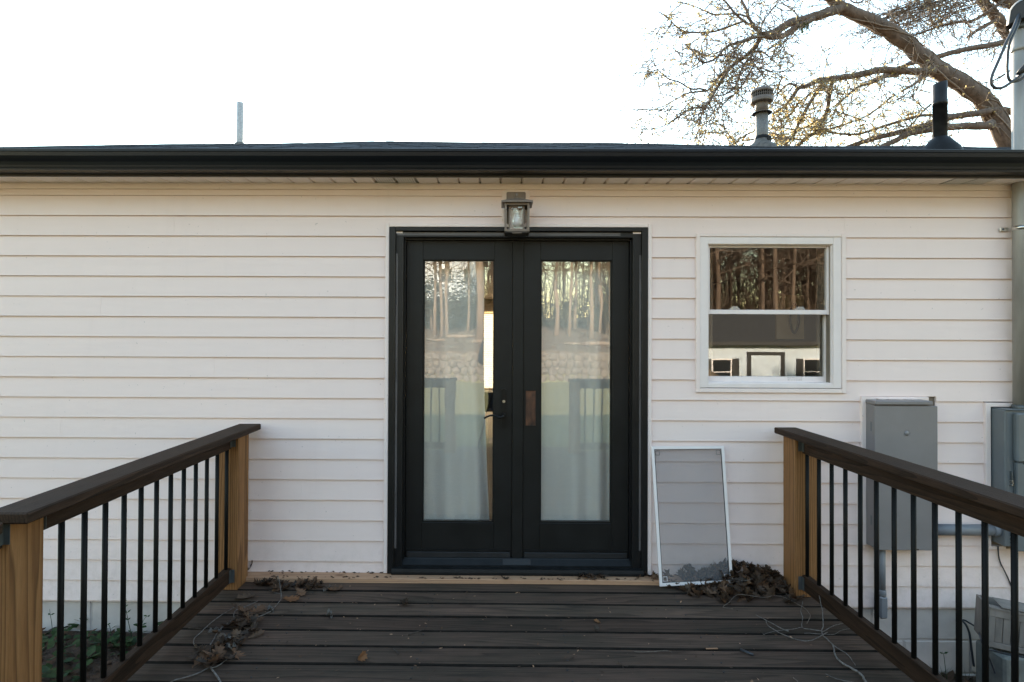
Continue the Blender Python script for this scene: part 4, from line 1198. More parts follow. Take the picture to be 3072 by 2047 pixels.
# weatherhead: hood opening to the left and forward
mb = MB(); NA = 12
prof_ = []
for i in range(NA + 1):
    a = math.pi * i / NA
    prof_.append((math.cos(a), math.sin(a)))
hd = Vector((mxx - .008, ym_ - .012, ztop + .03)); rx, rz = .070, .105
strips = []
for j, yy in enumerate((-.062, -.05, 0, .05, .062)):
    k = 1.0 if abs(yy) < .055 else .86
    strips.append([mb.bm.verts.new((hd.x + .03 + c * rx * k * (1.15 if c < 0 else .8), hd.y + yy, hd.z + s2_ * rz * k - (.035 if c < -.9 else 0))) for c, s2_ in prof_])
for a, b2 in zip(strips, strips[1:]):
    for i in range(NA):
        f = mb.bm.faces.new((a[i], a[i + 1], b2[i + 1], b2[i])); f.smooth = True
mb.bm.faces.new(strips[-1])
RH = Matrix.Translation(Vector((mxx, ym_, 0))) @ Matrix.Rotation(R(-40), 4, 'Z') @ Matrix.Translation(Vector((-mxx, -ym_, 0)))
bmesh.ops.transform(mb.bm, matrix=RH, verts=mb.bm.verts[:])
mb.finish('weatherhead', M['galvpipe'], mast)
mb = MB()
fr_, bk_ = [], []
for c_, s2_ in prof_:
    p_ = Vector((hd.x + .03 + c_ * rx * .84 * (1.15 if c_ < 0 else .8), 0, hd.z - .004 + s2_ * rz * .84 - (.030 if c_ < -.9 else 0)))
    fr_.append(mb.bm.verts.new((p_.x, hd.y - .0665, p_.z))); bk_.append(mb.bm.verts.new((p_.x, hd.y + .050, p_.z)))
mb.bm.faces.new(fr_); mb.bm.faces.new(list(reversed(bk_)))
for i in range(len(fr_)): mb.bm.faces.new((fr_[i], bk_[i], bk_[(i + 1) % len(bk_)], fr_[(i + 1) % len(fr_)]))
bmesh.ops.transform(mb.bm, matrix=RH, verts=mb.bm.verts[:])
mb.finish('hood_insert', M['rubber'], mast)  # black fill stands in for the shade inside the hood
MB().lathe((hd.x + .03, hd.y + .01, hd.z - .03), [(.05, 0), (.046, .09)], 16).finish('cable_boss', M['rubber'], mast)
zg = Z(140, 3060, -.1)
mb = MB().lathe((mxx, ym_, 0), [(.0372, zg - .014), (.040, zg - .014), (.040, zg + .014), (.0372, zg + .014)], 20, caps=False)
mb.obox((mxx + .05, ym_ - .04, zg + .01), (1, -.6, .35), (.6, 1, 0), (0, 0, 1), .12, .006, .028)
mb.finish('guy_clamp', M['galvpipe'], mast)
def smooth_path(P, k=6):
    out = []
    P = [Vector(p) for p in P]
    for i in range(len(P) - 1):
        p0, p1, p2, p3 = P[max(i - 1, 0)], P[i], P[i + 1], P[min(i + 2, len(P) - 1)]
        for j in range(k):
            t = j / k
            out.append(0.5 * ((2 * p1) + (-p0 + p2) * t + (2 * p0 - 5 * p1 + 4 * p2 - p3) * t * t + (-p0 + 3 * p1 - 3 * p2 + p3) * t ** 3))
    out.append(P[-1])
    return out
yq = -0.16
def cable(pts, r, lab, name='cable', grp=None, y=yq, tail=None, mat='cable'):
    P = [at(p[0], p[1], p[2] if len(p) > 2 else y) for p in pts]
    if tail: P += [P[-1] + Vector(t) for t in tail]
    return tag(MB().tube(smooth_path(P), r, 10).finish(name, M[mat]), lab, 'cable', grp)
cable([(3062, 28, -.09), (3052, 55, -.13), (3036, 95), (3018, 130), (3004, 163), (2990, 195), (2977, 225), (2973, 245), (2978, 258), (2990, 265), (3008, 263), (3030, 250), (3050, 236), (3062, 226), (3085, 205)], .0082,
      'thick grey service cable hanging in the outer loop from the mast head', tail=[(.3, -.4, .25), (1.5, -3, 1.0), (5, -12, 2.6)])
cable([(3066, 32, -.09), (3058, 62, -.12), (3046, 92, -.14), (3032, 122, -.15), (3025, 150, -.15), (3022, 190, -.15), (3022, 215, -.15), (3026, 236, -.15), (3036, 245, -.15), (3052, 243, -.15), (3072, 232, -.15), (3095, 215, -.15)], .0078,
      'grey service cable hanging in the inner loop close to the mast', tail=[(.3, -.4, .25), (1.5, -3.1, 1.0), (5, -12.2, 2.6)])
P = [at(3054, 222, yq - .004), at(3066, 209, yq - .006), at(3080, 194, yq - .01)]
tag(MB().tube(P, [.010, .014, .013], 10).finish('cable_splice', M['rubber']), 'black splice sleeve on the outer service cable', 'splice')

# ------------------------------------------------------------------ grey electric boxes and conduits
ye = -0.105
ex0, ex1 = X(2623, 1400, ye), X(2812.5, 1400, ye)
ez1, ez0 = Z(1220, 2700, ye), Z(1649, 2700, ye)
el_ = thing('electric_panel', ((ex0 + ex1) / 2, -.05, ez0), 'tall flat grey electric panel on the wall below the small window', 'electric box')
bx0_ = X(2592, 1400, -.012)
mb = MB().box(bx0_ + .004, ex1 - .030, -.092, .012, ez0 + .004, ez1 + .010, .003)
mb.finish('enclosure', M['elec'], el_)
MB().box(bx0_ + .001, ex1 - .034, -.118, -.002, ez1 + .011, Z(1203, 2700, ye), .004).finish('rain_lid', M['elec'], el_)
co = MB().box(ex0, ex1, ye - .004, -.0925, ez0 - .004, ez1 + .004, .003).finish('cover', M['elec'], el_)
kx, kz = X(2719.5, 1300, ye), Z(1300, 2719, ye)
MB().lathe((kx, ye - .0042, kz), [(.0175, -.0012), (.0175, .0), (.015, .0002), (.015, -.0012), (.0, -.0013)], 20, axis='Y', caps=False).finish('emblem', M['elec'], co)
MB().box(X(2733, 1645, ye), X(2755, 1645, ye), ye - .0048, ye - .0042, ez0 - .002, ez0 + .006).finish('latch', M['rubber'], co)
for zz in (1279, 1560):
    MB().box(bx0_ + .0025, bx0_ + .0038, -.080, -.068, Z(zz + 14, 2616, -.07), Z(zz - 14, 2616, -.07)).finish('hinge', M['elec2'], el_)
mb = MB()
for k in range(7):
    xx = bx0_ + .08 + k * .035 + random.uniform(-.01, .01)
    mb.obox((xx, -.035, Z(1203, 2700, ye) + .004), (1, .1, random.uniform(-.05, .05)), (0, 1, .1), (0, 0, 1), .04, .02, .003)
mb.finish('caulk', M['trim'], el_)
c1x = X(2645, 1700, -.05)
c1 = thing('conduit', (c1x, -.05, Z(1850, 2642, -.05)), 'vertical grey conduit dropping from the electric panel to the foundation', 'conduit')
MB().lathe((c1x, -.05, 0), [(.0205, Z(1785, 2642, -.05)), (.0205, ez0 + .01)], 16).finish('pipe', M['pvc'], c1)
MB().lathe((c1x, -.05, 0), [(.024, Z(1790, 2642, -.05)), (.024, Z(1770, 2642, -.05)), (.021, Z(1768, 2642, -.05))], 16).finish('socket', M['pvc'], c1)
MB().box(c1x - .025, c1x + .022, -.078, -.022, Z(1852, 2642, -.05), Z(1786, 2642, -.05), .009).finish('pull_elbow', M['pvc'], c1)
c2z = Z(1591, 2900, -.06)
c2 = thing('conduit', (X(2900, 1591, -.06), -.06, c2z - .035), 'thick level grey conduit joining the electric panel to the meter box', 'conduit')
MB().lathe((0, -.055, c2z), [(.033, ex1 - .035), (.033, X(2990, 1591, -.055))], 20, axis='X').finish('pipe', M['pvc'], c2)
MB().lathe((0, -.055, c2z), [(.036, X(2975, 1591, -.055)), (.036, X(2999, 1591, -.055)), (.028, X(3003, 1591, -.055))], 20, axis='X').finish('coupling', M['pvc'], c2)
# meter box
m0, m1, mz0_, mz1_ = X(2969, 1400, -.01), X(2969, 1400, -.01) + .40, Z(1652, 3040, -.12), Z(1228, 3000, -.06)
mt = thing('meter_box', (m0 + .2, -.06, mz0_), 'dark grey meter box at the right edge, its upper cover standing proud', 'electric box')
MB().box(m0 + .002, m1, -.112, .012, mz0_ + .02, mz1_, .004).finish('enclosure', M['elec2'], mt)
MB().box(m0 + .014, m1 + .002, -.1135, -.112, mz0_ + .03, mz1_ - .012).finish('lip', M['elec2'], mt)
fx = X(3030, 1300, -.135)
MB().box(m0 + .045, m1 + .004, -.150, -.114, Z(1387, 3040, -.14), Z(1240, 3040, -.14), .008).finish('upper_cover', M['elec2'], mt)
MB().box(m0 + .050, m1 + .004, -.140, -.114, mz0_, Z(1389, 3040, -.14), .005).finish('lower_cover', M['elec2'], mt)
MB().box(m0 + .085, m1, -.1415, -.140, Z(1392, 3040, -.14) - .003, Z(1388.5, 3040, -.14) - .003).finish('gap', M['rubber'], mt)
for zz in (1440, 1610):
    la = MB().box(m0 + .030, m0 + .038, -.128, -.1136, Z(zz, 3020, -.12), Z(zz - 26, 3020, -.12), .002).finish('latch', M['zincdull'], mt)
    mb = MB()
    for k in range(3): mb.box(m0 + .028 + (k % 2) * .004, m0 + .037 + (k % 2) * .003, -.130, -.1136, Z(zz + 4 + k * 6, 3020, -.12), Z(zz + 1 + k * 6, 3020, -.12), .001)
    mb.finish('spring_clip', M['steel'], mt)
MB().box(m0 + .01, m1, -.124, -.002, mz1_ + .0005, mz1_ + .005, .002).finish('top_flange', M['elec2'], mt)

# ------------------------------------------------------------------ crate on a block, wires by the wall
yc = -0.30
cb = at(2962, 1940, yc)
cr = thing('crate', (cb.x + .18, yc, cb.z), 'weathered slatted wooden crate at the right edge behind the railing', 'crate')
uu = Vector((1, -0.42, -0.06)).normalized(); nn = Vector((-uu.y, uu.x, 0)).normalized(); upv = uu.cross(nn) * 1
if upv.z < 0: upv = -upv
H_ = .215; W_ = .46; Dp = .20
o0 = cb
def cb_(a, d, h): return o0 + uu * a + nn * d + upv * h
def plank(a0, a1, d0, d1, h0, h1, nm, bev=.002):
    MB().obox(cb_((a0 + a1) / 2, (d0 + d1) / 2, (h0 + h1) / 2), uu, nn, upv, a1 - a0, d1 - d0, h1 - h0, bev).finish(nm, M['crate'], cr)
k = 0; a = .030
while a < W_ - .04:
    plank(a, min(a + .0335, W_ - .03), .004, .016, .034, H_ - .042, 'slat'); a += .036
plank(0, W_, 0, .016, 0, .032, 'rail'); plank(0, W_, 0, .016, H_ - .040, H_, 'rail')
plank(0, .029, -.0005, .016, .0325, H_ - .0405, 'corner_stile'); plank(W_ - .029, W_, -.0005, .016, .0325, H_ - .0405, 'corner_stile')
plank(0, .014, .017, Dp, 0, H_, 'side_panel'); plank(W_ - .014, W_, .017, Dp, 0, H_, 'side_panel'); plank(.015, W_ - .015, Dp - .014, Dp, 0, H_, 'back_panel'); plank(.015, W_ - .015, .017, Dp - .015, 0, .012, 'bottom_panel')
plank(-.004, W_ + .004, -.006, .03, H_ + .0005, H_ + .014, 'rim')
fb = at(2975, 2000, -.22); fbz = gz(fb.x, -.2)
tag(MB().box(fb.x - .05, fb.x + .33, -.36, -.16, fbz - .05, cb.z - .030, .012).finish('footing_block', M['foundgrey'], base=True), 'chipped grey concrete block under the slatted crate', 'block')
lid = MB().obox(cb_(.2, .06, H_ + .022), uu, nn, upv, .30, .14, .006, .002)
tag(lid.finish('board_scrap', M['crate'], base=True), 'thin grey board lying on top of the crate', 'board')
wall_y = -.012
def wire(pts, r, lab, mat='cable'):
    P = [at(*p) for p in pts]
    return tag(MB().tube(smooth_path(P), r, 8).finish('wire', M[mat]), lab, 'wire')
wire([(2879, 1855, .02), (2886, 1862, -.01), (2898, 1875, -.03), (2908, 1900, -.04), (2913, 1935, -.05), (2918, 1975, -.06), (2922, 2000, -.07)], .0062, 'double black wire curving out of the broken foundation corner down to the soil')
wire([(2889, 1860, .02), (2896, 1862, -.01), (2906, 1868, -.03), (2918, 1875, -.05), (2931, 1884, -.06), (2936, 1893, -.08)], .005, 'short black wire leaving the foundation towards the crate')
wire([(2936, 1893, -.12), (2943, 1920, -.38), (2955, 1945, -.39), (2967, 1972, -.40), (2978, 2000, -.40), (2985, 2020, -.40)], .005, 'black wire slanting across the grey block to the soil')
wire([(2957, 1940, -.34), (2963, 1948, -.36), (2980, 1952, -.37), (2996, 1957, -.39), (3020, 1963, -.42), (3050, 1968, -.45), (3080, 1974, -.48)], .0045, 'thin black wire running under the foot of the crate')
wire([(2994, 1640, -.03), (2996, 1668, -.02), (3002, 1690, -.018), (3013, 1712, -.018), (3024, 1735, -.017), (3039, 1772, -.017), (3050, 1800, -.02), (3060, 1830, -.03), (3062, 1838, -.06), (3030, 1836, -.09)], .0036, 'thin black wire arching down the siding from the meter box')

# ------------------------------------------------------------------ insect screen leaning on the wall
BL_, TL_, TR_, BR_ = at(1978, 1758.5, -.135), at(1952.5, 1340, -.022), at(2170, 1338, -.022), at(2197, 1748, -.125)
BL_.z = max(BL_.z, .004)
scr = thing('window_screen', ((BL_ + BR_) / 2).to_tuple(), 'white framed grey insect screen leaning askew against the siding beside the door', 'window screen')
def bil(u, v): return (BL_ * (1 - u) + BR_ * u) * (1 - v) + (TL_ * (1 - u) + TR_ * u) * v
nrm = (BR_ - BL_).cross(TL_ - BL_).normalized()
fw_ = .0165; Wd, Ht = (BR_ - BL_).length, (TL_ - BL_).length
def bar(u0, u1, v0, v1, th, off, name, mat):
    mb = MB()
    q = [bil(u0, v0), bil(u1, v0), bil(u1, v1), bil(u0, v1)]
    a_ = [mb.bm.verts.new(p + nrm * (off + th)) for p in q]; b_ = [mb.bm.verts.new(p + nrm * off) for p in q]
    mb.bm.faces.new(a_); mb.bm.faces.new(list(reversed(b_)))
    for k in range(4): mb.bm.faces.new((a_[k], b_[k], b_[(k + 1) % 4], a_[(k + 1) % 4]))
    return mb.finish(name, mat, scr)
du, dv = fw_ / Wd, fw_ / Ht
bar(0, du, 0, 1, .010, 0, 'frame_bar', M['white']); bar(1 - du, 1, 0, 1, .010, 0, 'frame_bar', M['white'])
bar(du, 1 - du, 0, dv * 1.1, .0095, 0, 'frame_bar', M['white']); bar(du, 1 - du, 1 - dv, 1, .0095, 0, 'frame_bar', M['white'])
bar(du, 1 - du, dv, 1 - dv, .0004, .004, 'mesh', M['screen'])
for (u0, u1, v0, v1) in ((du, du + .009, dv, 1 - dv), (1 - du - .009, 1 - du, dv, 1 - dv)): bar(u0, u1, v0, v1, .003, .005, 'spline', M['rubber'])
for (u0, u1, v0, v1) in ((du, 1 - du, dv, dv + .004), (du, 1 - du, 1 - dv - .004, 1 - dv)): bar(u0, u1, v0, v1, .003, .0051, 'spline', M['rubber'])
for (u0, v0) in ((du + .012, dv + .012), (1 - du - .075, dv + .012), (du + .012, 1 - dv - .045), (1 - du - .075, 1 - dv - .045)):
    w2, h2, e = .062, .033, .006
    mb = MB()
    for (a, b2, c, d) in ((u0, u0 + w2, v0, v0 + e * .5), (u0, u0 + w2, v0 + h2 - e * .5, v0 + h2), (u0, u0 + e, v0 + e * .5, v0 + h2 - e * .5), (u0 + w2 - e, u0 + w2, v0 + e * .5, v0 + h2 - e * .5)):
        q = [bil(a, c), bil(b2, c), bil(b2, d), bil(a, d)]
        mb.poly([p + nrm * .0055 for p in q])
    mb.finish('pull_tab', M['winframe'] if v0 < .5 else M['zincdull'], scr)

# ------------------------------------------------------------------ leaves, pods and twigs on the deck
def oak_mesh(name, mat, seed, L=.10, curl=.35, green=False):
    rnd = random.Random(seed)
    n = 9
    prof_ = [0.05, .20, .16, .42, .22, .50, .26, .34, .08, 0.0]
    bm = bmesh.new(); mid, le, ri = [], [], []
    cu = rnd.uniform(.4, 1) * curl; tw = rnd.uniform(-.5, .5) * curl; sd = rnd.uniform(.5, 1.2) * curl
    for i, wd in enumerate(prof_):
        t = i / (len(prof_) - 1)
        wl, wr = wd * rnd.uniform(.8, 1.15) * L, wd * rnd.uniform(.8, 1.15) * L
        z = L * (cu * (t - .45) ** 2 * 1.6 + .04)
        x = (t - .5) * L
        adv = .10 * L if wd > .3 else 0
        mid.append(bm.verts.new((x, 0, z)))
        a = tw * (t - .5)
        le.append(bm.verts.new((x + adv, wl * .72, z + sd * wl * .9 + a * wl))); ri.append(bm.verts.new((x + adv, -wr * .72, z + sd * wr * .75 - a * wr)))
    for i in range(len(prof_) - 1):
        for a, s_ in ((le, 1), (ri, -1)):
            q = (mid[i], mid[i + 1], a[i + 1], a[i]) if s_ < 0 else (mid[i], a[i], a[i + 1], mid[i + 1])
            f = bm.faces.new(q); f.smooth = False
    st = [bm.verts.new((-.5 * L, .0012, .04 * L)), bm.verts.new((-.5 * L, -.0012, .04 * L)), bm.verts.new((-.68 * L, 0, .08 * L))]
    bm.faces.new(st)
    lo = min(v.co.z for v in bm.verts)
    for v in bm.verts: v.co.z -= lo
    me = bpy.data.meshes.new(name); bm.to_mesh(me); bm.free(); me.materials.append(mat)
    return me
OAK = [oak_mesh('oak_leaf', M['oak'], s_, .105, .5) for s_ in range(4)] + [oak_mesh('oak_leaf', M['oak'], s_ + 20, .10, 1.1) for s_ in range(3)]
OAKD = [oak_mesh('oak_leaf', M['oakdark'], s_, .105, .7) for s_ in range(4)] + [oak_mesh('oak_leaf', M['oakdark'], s_ + 30, .10, 1.3) for s_ in range(3)]
OAKO = [oak_mesh('oak_leaf', M['oakorange'], s_ + 50, .10, .5) for s_ in range(2)]
def put(me, name, loc, rot, sc, parent=None):
    o = bpy.data.objects.new(name, me); COL.objects.link(o)
    loc = Vector(loc)
    if parent is not None:
        o.parent = parent; o.location = loc - ORG[parent.name]
    else: o.location = loc
    o.rotation_euler = rot; o.scale = (sc, sc, sc)
    return o
rl = random.Random(5)
# the drift of leaves in the corner by the right post
pile = thing('leaf_pile', (1.42, -.16, 0.0), 'heap of brown oak leaves drifted between the leaning screen and the right post', 'leaf pile')
def hpile(x, y):
    return .095 * math.exp(-((x - 1.50) / .19) ** 2 - ((y + .10) / .11) ** 2) + .055 * math.exp(-((x - 1.16) / .26) ** 2 - ((y + .05) / .06) ** 2) + .03 * math.exp(-((x - 1.45) / .30) ** 2 - ((y + .22) / .09) ** 2)
cnt = 0
while cnt < 290:
    x, y = rl.gauss(1.42, .24), -abs(rl.gauss(.03, .13)) - .035
    h = hpile(x, y)
    if x < .82 or x > 1.74 or h < .006 or y < -.42: continue
    under = rl.random() ** .6
    z = max(.002, h * under + (.03 if y > -.095 else .001))
    put(rl.choice(OAKD if rl.random() < .58 else OAK), 'leaf', (x, y, z), (rl.gauss(0, .55), rl.gauss(0, .55), rl.uniform(0, 6.28)), rl.uniform(.45, .95), pile)
    cnt += 1
# the straggle of leaves under the long twig on the left
pile2 = thing('leaf_pile', atz(700, 1890, 0).to_tuple(), 'loose straggle of brown oak leaves caught under the long twig on the left', 'leaf pile')
for (px_, py_, n, sx, sy) in ((735, 1872, 16, 30, 22), (700, 1915, 16, 34, 26), (690, 1948, 12, 28, 14), (620, 1985, 16, 30, 18), (745, 1880, 8, 20, 16)):
    for _ in range(n):
        p = atz(px_ + rl.gauss(0, sx * .8), py_ + rl.gauss(0, sy * .8), 0.002)
        put(rl.choice(OAKD if rl.random() < .6 else OAK), 'leaf', (p.x, p.y, rl.uniform(.001, .03)), (rl.gauss(0, .3), rl.gauss(0, .3), rl.uniform(0, 6.28)), rl.uniform(.45, .9), pile2)
pile3 = thing('leaf_pile', atz(850, 1765, 0).to_tuple(), 'flat scatter of brown leaves in the corner by the left post and pine board', 'leaf pile')
for (px_, py_, n, sx, sy) in ((870, 1762, 16, 40, 9), (835, 1752, 9, 30, 6), (900, 1768, 8, 18, 8), (790, 1750, 5, 16, 6)):
    for _ in range(n):
        p = atz(px_ + rl.gauss(0, sx), py_ + rl.gauss(0, sy), 0.002)
        if p.y > -.10: p.y = -.10 - rl.uniform(0, .05)
        put(rl.choice(OAKD if rl.random() < .5 else OAK), 'leaf', (p.x, p.y, rl.uniform(.001, .018)), (rl.gauss(0, .25), rl.gauss(0, .25), rl.uniform(0, 6.28)), rl.uniform(.45, .85), pile3)
pile4 = thing('leaf_pile', atz(1776, 1735, 0.03).to_tuple(), 'little heap of dry leaf shreds on the pine board under the right door leaf', 'leaf pile')
for _ in range(22):
    p = atz(1776 + rl.gauss(0, 20), 1735 + rl.gauss(0, 4), 0.032)
    put(rl.choice(OAKD), 'leaf', (p.x, min(-.05, p.y), rl.uniform(.031, .045)), (rl.gauss(0, .5), rl.gauss(0, .5), rl.uniform(0, 6.28)), rl.uniform(.25, .5), pile4)
# single leaves one can point at
single = [(1005, 1772, OAK, 1.0, 'tan oak leaf lying on the first deck board left of the door'), (875, 1800, OAKO, 1.0, 'rusty oak leaf on the second board from the left post'), (735, 1797, OAK, 1.15, 'broad brown leaf beside the left railing foot'),
          (1214, 1815, OAKD, .95, 'dark lobed leaf on the board seam left of the sill'), (1082, 1985, OAKO, .75, 'orange curled leaf standing up in a seam near the front'), (1792, 1867, OAKO, .5, 'small orange leaf scrap next to the spiky seed ball'),
          (2173, 1803, OAKD, .85, 'brown leaf on the deck just below the leaf heap'), (2395, 1762, OAKD, .9, 'dark leaf at the foot of the right post'), (985, 1705, OAKD, .5, 'curled leaf shred on top of the pine board'),
          (755, 1727, OAKD, 1.0, 'dark leaf leaning in the corner of left post and pine board'), (770, 1907, OAK, .8, 'brown leaf curled up on the right edge of the twig litter'), (1515, 1752, OAKD, .55, 'small rusty leaf at the edge of the pine board below the sill'),
          (2117, 1770, OAK, .6, 'pale yellowish leaf below the lower corner of the screen'), (1270, 1728, OAKD, .45, 'grey leaf crumb on the pine board by the door corner')]
for (px_, py_, kind, sc, lab) in single:
    onb = py_ < 1750 and 'pine' in lab and 'corner' not in lab
    p = atz(px_, py_, .032 if onb else .002)
    p.z = .031 if (p.y > -.093) else .001
    o = put(rl.choice(kind), 'oak_leaf', p, (rl.uniform(-.15, .15), rl.uniform(-.15, .15), rl.uniform(0, 6.28)), sc)
    if 'standing' in lab: o.rotation_euler = (1.1, .2, 1.2); o.location.z += .02
    if 'leaning' in lab: o.rotation_euler = (.3, -1.0, .5); o.location.z += .03
    tag(o, lab, 'leaf', 'single leaves on the deck')
# crumpled grey pods
def pod_mesh(seed, r=.017):
    rnd = random.Random(seed); bm = bmesh.new()
    for _ in range(9):
        c = Vector((rnd.uniform(-1, 1), rnd.uniform(-1, 1), rnd.uniform(.1, 1.2))) * r
        u = Vector((rnd.gauss(0, 1), rnd.gauss(0, 1), rnd.gauss(0, 1))).normalized(); v = u.orthogonal().normalized()
        q = [c + u * r * .8, c + v * r * .6 + u * .2 * r, c - u * r * .7 + v.cross(u) * r * .3, c - v * r * .6]
        bm.faces.new([bm.verts.new(p) for p in q])
    me = bpy.data.meshes.new('seed_pod'); bm.to_mesh(me); bm.free(); me.materials.append(M['pod'])
    return me
PODS = [pod_mesh(s_) for s_ in range(3)]
for (px_, py_, lab) in ((985, 1848, 'crumpled grey pod alone on the third board'), (672, 1922, 'crumpled grey pod left of the rusty leaf in the twig litter'), (692, 1948, 'largest crumpled grey pod at the front of the twig litter'),
                        (762, 1873, 'crumpled grey pod at the right end of the leaf straggle'), (808, 1834, 'crumpled grey pod on the tip end of the long twig'), (773, 1832, 'crumpled grey pod just left of the long twig tip'), (982, 1770, 'grey pod touching the tan oak leaf by the wall'), (645, 1897, 'grey pod half under the bent left twig')):
    p = atz(px_, py_, .001)
    tag(put(rl.choice(PODS), 'seed_pod', p, (0, 0, rl.uniform(0, 6)), rl.uniform(.9, 1.25)), lab, 'seed pod', 'pods on the deck')
# spiky seed ball
p = atz(1790, 1893, 0.0)
mb = MB()
bmesh.ops.create_icosphere(mb.bm, subdivisions=2, radius=.011)
for v in mb.bm.verts: v.co += Vector((p.x, p.y, .014))
cc = Vector((p.x, p.y, .014))
for k in range(46):
    z = 1 - 2 * (k + .5) / 46; a = k * 2.39996; d = Vector((math.sqrt(1 - z * z) * math.cos(a), math.sqrt(1 - z * z) * math.sin(a), z))
    u = d.orthogonal().normalized() * .0022; v = d.cross(u)
    b0 = [mb.bm.verts.new(cc + d * .0105 + u), mb.bm.verts.new(cc + d * .0105 - u * .5 + v * .8), mb.bm.verts.new(cc + d * .0105 - u * .5 - v * .8)]; tp_ = mb.bm.verts.new(cc + d * .0165)
    for i in range(3): mb.bm.faces.new((b0[i], b0[(i + 1) % 3], tp_))
tag(mb.finish('seed_ball', M['darktwig'], base=True), 'dark spiky round seed ball in the middle of the deck', 'seed ball')
# twigs
def twig(paths, mat, lab, name='fallen_branch', nx=5, lift=.004):
    mb = MB()
    for pts, r0, r1, hs in paths:
        P = []
        for i, (a, b2) in enumerate(pts):
            h = hs[i] if hs else r0 + lift + .004 * math.sin(i * 1.9 + a)
            P.append(atz(a, b2, max(h, .003)))
        P = smooth_path(P, 3)
        n = len(P)
        mb.tube([q + Vector((rl.gauss(0, .0012), rl.gauss(0, .0012), 0)) for q in P], [.78 * (r0 + (r1 - r0) * i / (n - 1)) * (1 + .12 * math.sin(i * 2.3)) for i in range(n)], nx, mi=0)
    return tag(mb.finish(name, mat, base=True), lab, 'branch')
twig([([(668, 2062), (652, 2030), (637, 2010), (630, 2002)], .0065, .0045, None),
      ([(630, 2002), (637, 1977), (630, 1954), (632, 1934), (642, 1918), (659, 1890), (687, 1869), (702, 1857), (701, 1842), (710, 1830), (743, 1817), (775, 1803)], .0038, .002, None),
      ([(686, 1975), (662, 1992), (642, 2003), (630, 2002)], .0022, .004, None),
      ([(630, 2002), (606, 2015), (568, 2030), (530, 2039), (505, 2050)], .0042, .0028, None),
      ([(628, 1985), (621, 1963), (599, 1951), (584, 1934), (581, 1918), (601, 1899), (621, 1880), (638, 1864), (677, 1837), (723, 1812)], .0040, .0022, None),
      ([(833, 1726), (839, 1749), (844, 1782), (839, 1804), (820, 1828), (804, 1839), (766, 1853), (728, 1856), (702, 1857)], .002, .0032, [.09, .06, .03, .012, .008, .008, .008, .008, .008]),
      ([(844, 1782), (826, 1779), (805, 1770)], .0015, .001, None), ([(702, 1857), (680, 1872), (668, 1880), (659, 1890)], .003, .003, None)], M['lichen'], 'long forked twig pale with lichen lying along the left side of the deck')
twig([([(2610, 2070), (2597, 2045), (2582, 2022), (2561, 2009), (2531, 1992), (2513, 1977), (2503, 1956), (2497, 1933), (2471, 1908), (2465, 1893), (2470, 1873), (2466, 1832), (2457, 1787)], .0075, .0022, [.012] * 9 + [.02, .04, .07, .11]),
      ([(2470, 1896), (2501, 1877), (2521, 1873), (2539, 1863), (2550, 1853)], .0026, .0012, [.012, .03, .03, .04, .06]),
      ([(2465, 1893), (2430, 1888), (2406, 1882), (2408, 1853), (2402, 1835), (2409, 1804)], .0028, .0014, [.012, .012, .015, .03, .05, .08]),
      ([(2406, 1882), (2379, 1888), (2328, 1893), (2290, 1904)], .002, .0012, None),
      ([(2298, 1863), (2303, 1875), (2328, 1893), (2366, 1911), (2404, 1922), (2435, 1921), (2460, 1909), (2483, 1897)], .002, .003, [.01, .01, .01, .014, .02, .02, .016, .02]),
      ([(2414, 1900), (2440, 1901), (2480, 1903), (2502, 1903), (2530, 1890), (2560, 1885)], .002, .0012, [.01, .01, .012, .015, .03, .05]),
      ([(2497, 1933), (2520, 1950), (2544, 1964), (2555, 1980), (2567, 1997)], .003, .0018, None),
      ([(2580, 2055), (2560, 2048), (2520, 2040), (2495, 2031), (2478, 2022)], .003, .0016, None)], M['lichen'], 'spreading pale twig with many side shoots beside the right railing')
twig([([(2268, 1845), (2303, 1863), (2341, 1884), (2365, 1894)], .0022, .0034, None)], M['lichen'], 'straight grey stick crossing the shoots of the spreading twig', 'stick')
twig([([(2199, 1827), (2169, 1822), (2187, 1807), (2204, 1789), (2227, 1784), (2290, 1793), (2321, 1787), (2354, 1793), (2392, 1812), (2414, 1825), (2430, 1845), (2421, 1870)], .0018, .0020, [.006, .006, .012, .02, .03, .03, .03, .02, .01, .01, .02, .008])], M['twig'], 'thin curved twig looping out of the leaf heap', 'stick')
twig([([(1901, 1955), (1930, 1957), (1970, 1954), (2000, 1952), (2014, 1956)], .0026, .0016, None)], M['twig'], 'pale bare stick on a board seam right of centre', 'stick')
twig([([(1225, 1905), (1247, 1897), (1273, 1888)], .004, .0022, None)], M['darktwig'], 'short knobbly brown stick left of centre', 'stick')
twig([([(1181, 1946), (1190, 1955), (1196, 1963)], .0035, .003, None)], M['darktwig'], 'stubby black stick near the middle of the deck', 'stick')
twig([([(1885, 1999), (1862, 1994), (1850, 1988), (1856, 1984), (1866, 1992), (1873, 2010)], .0016, .0014, None)], M['darktwig'], 'thin black tendril curled into a loop', 'stick')
twig([([(2279, 1891), (2296, 1908), (2312, 1924)], .0016, .0022, None)], M['darktwig'], 'thin dark stick left of the spreading twig', 'stick')
twig([([(2380, 2032), (2388, 2041), (2395, 2050)], .0016, .0022, None)], M['twig'], 'pale splinter at the front edge of the view', 'stick')
twig([([(600, 1880), (566, 1884), (640, 1890), (690, 1896)], .003, .002, None)], M['darktwig'], 'dark stick lying across the long lichen twig', 'stick')
twig([([(2200, 1758), (2178, 1758), (2206, 1745), (2240, 1742), (2258, 1737)], .0016, .0012, [.04, .05, .07, .09, .1])], M['lichen'], 'thin pale twig on top of the leaf heap by the screen corner', 'stick')
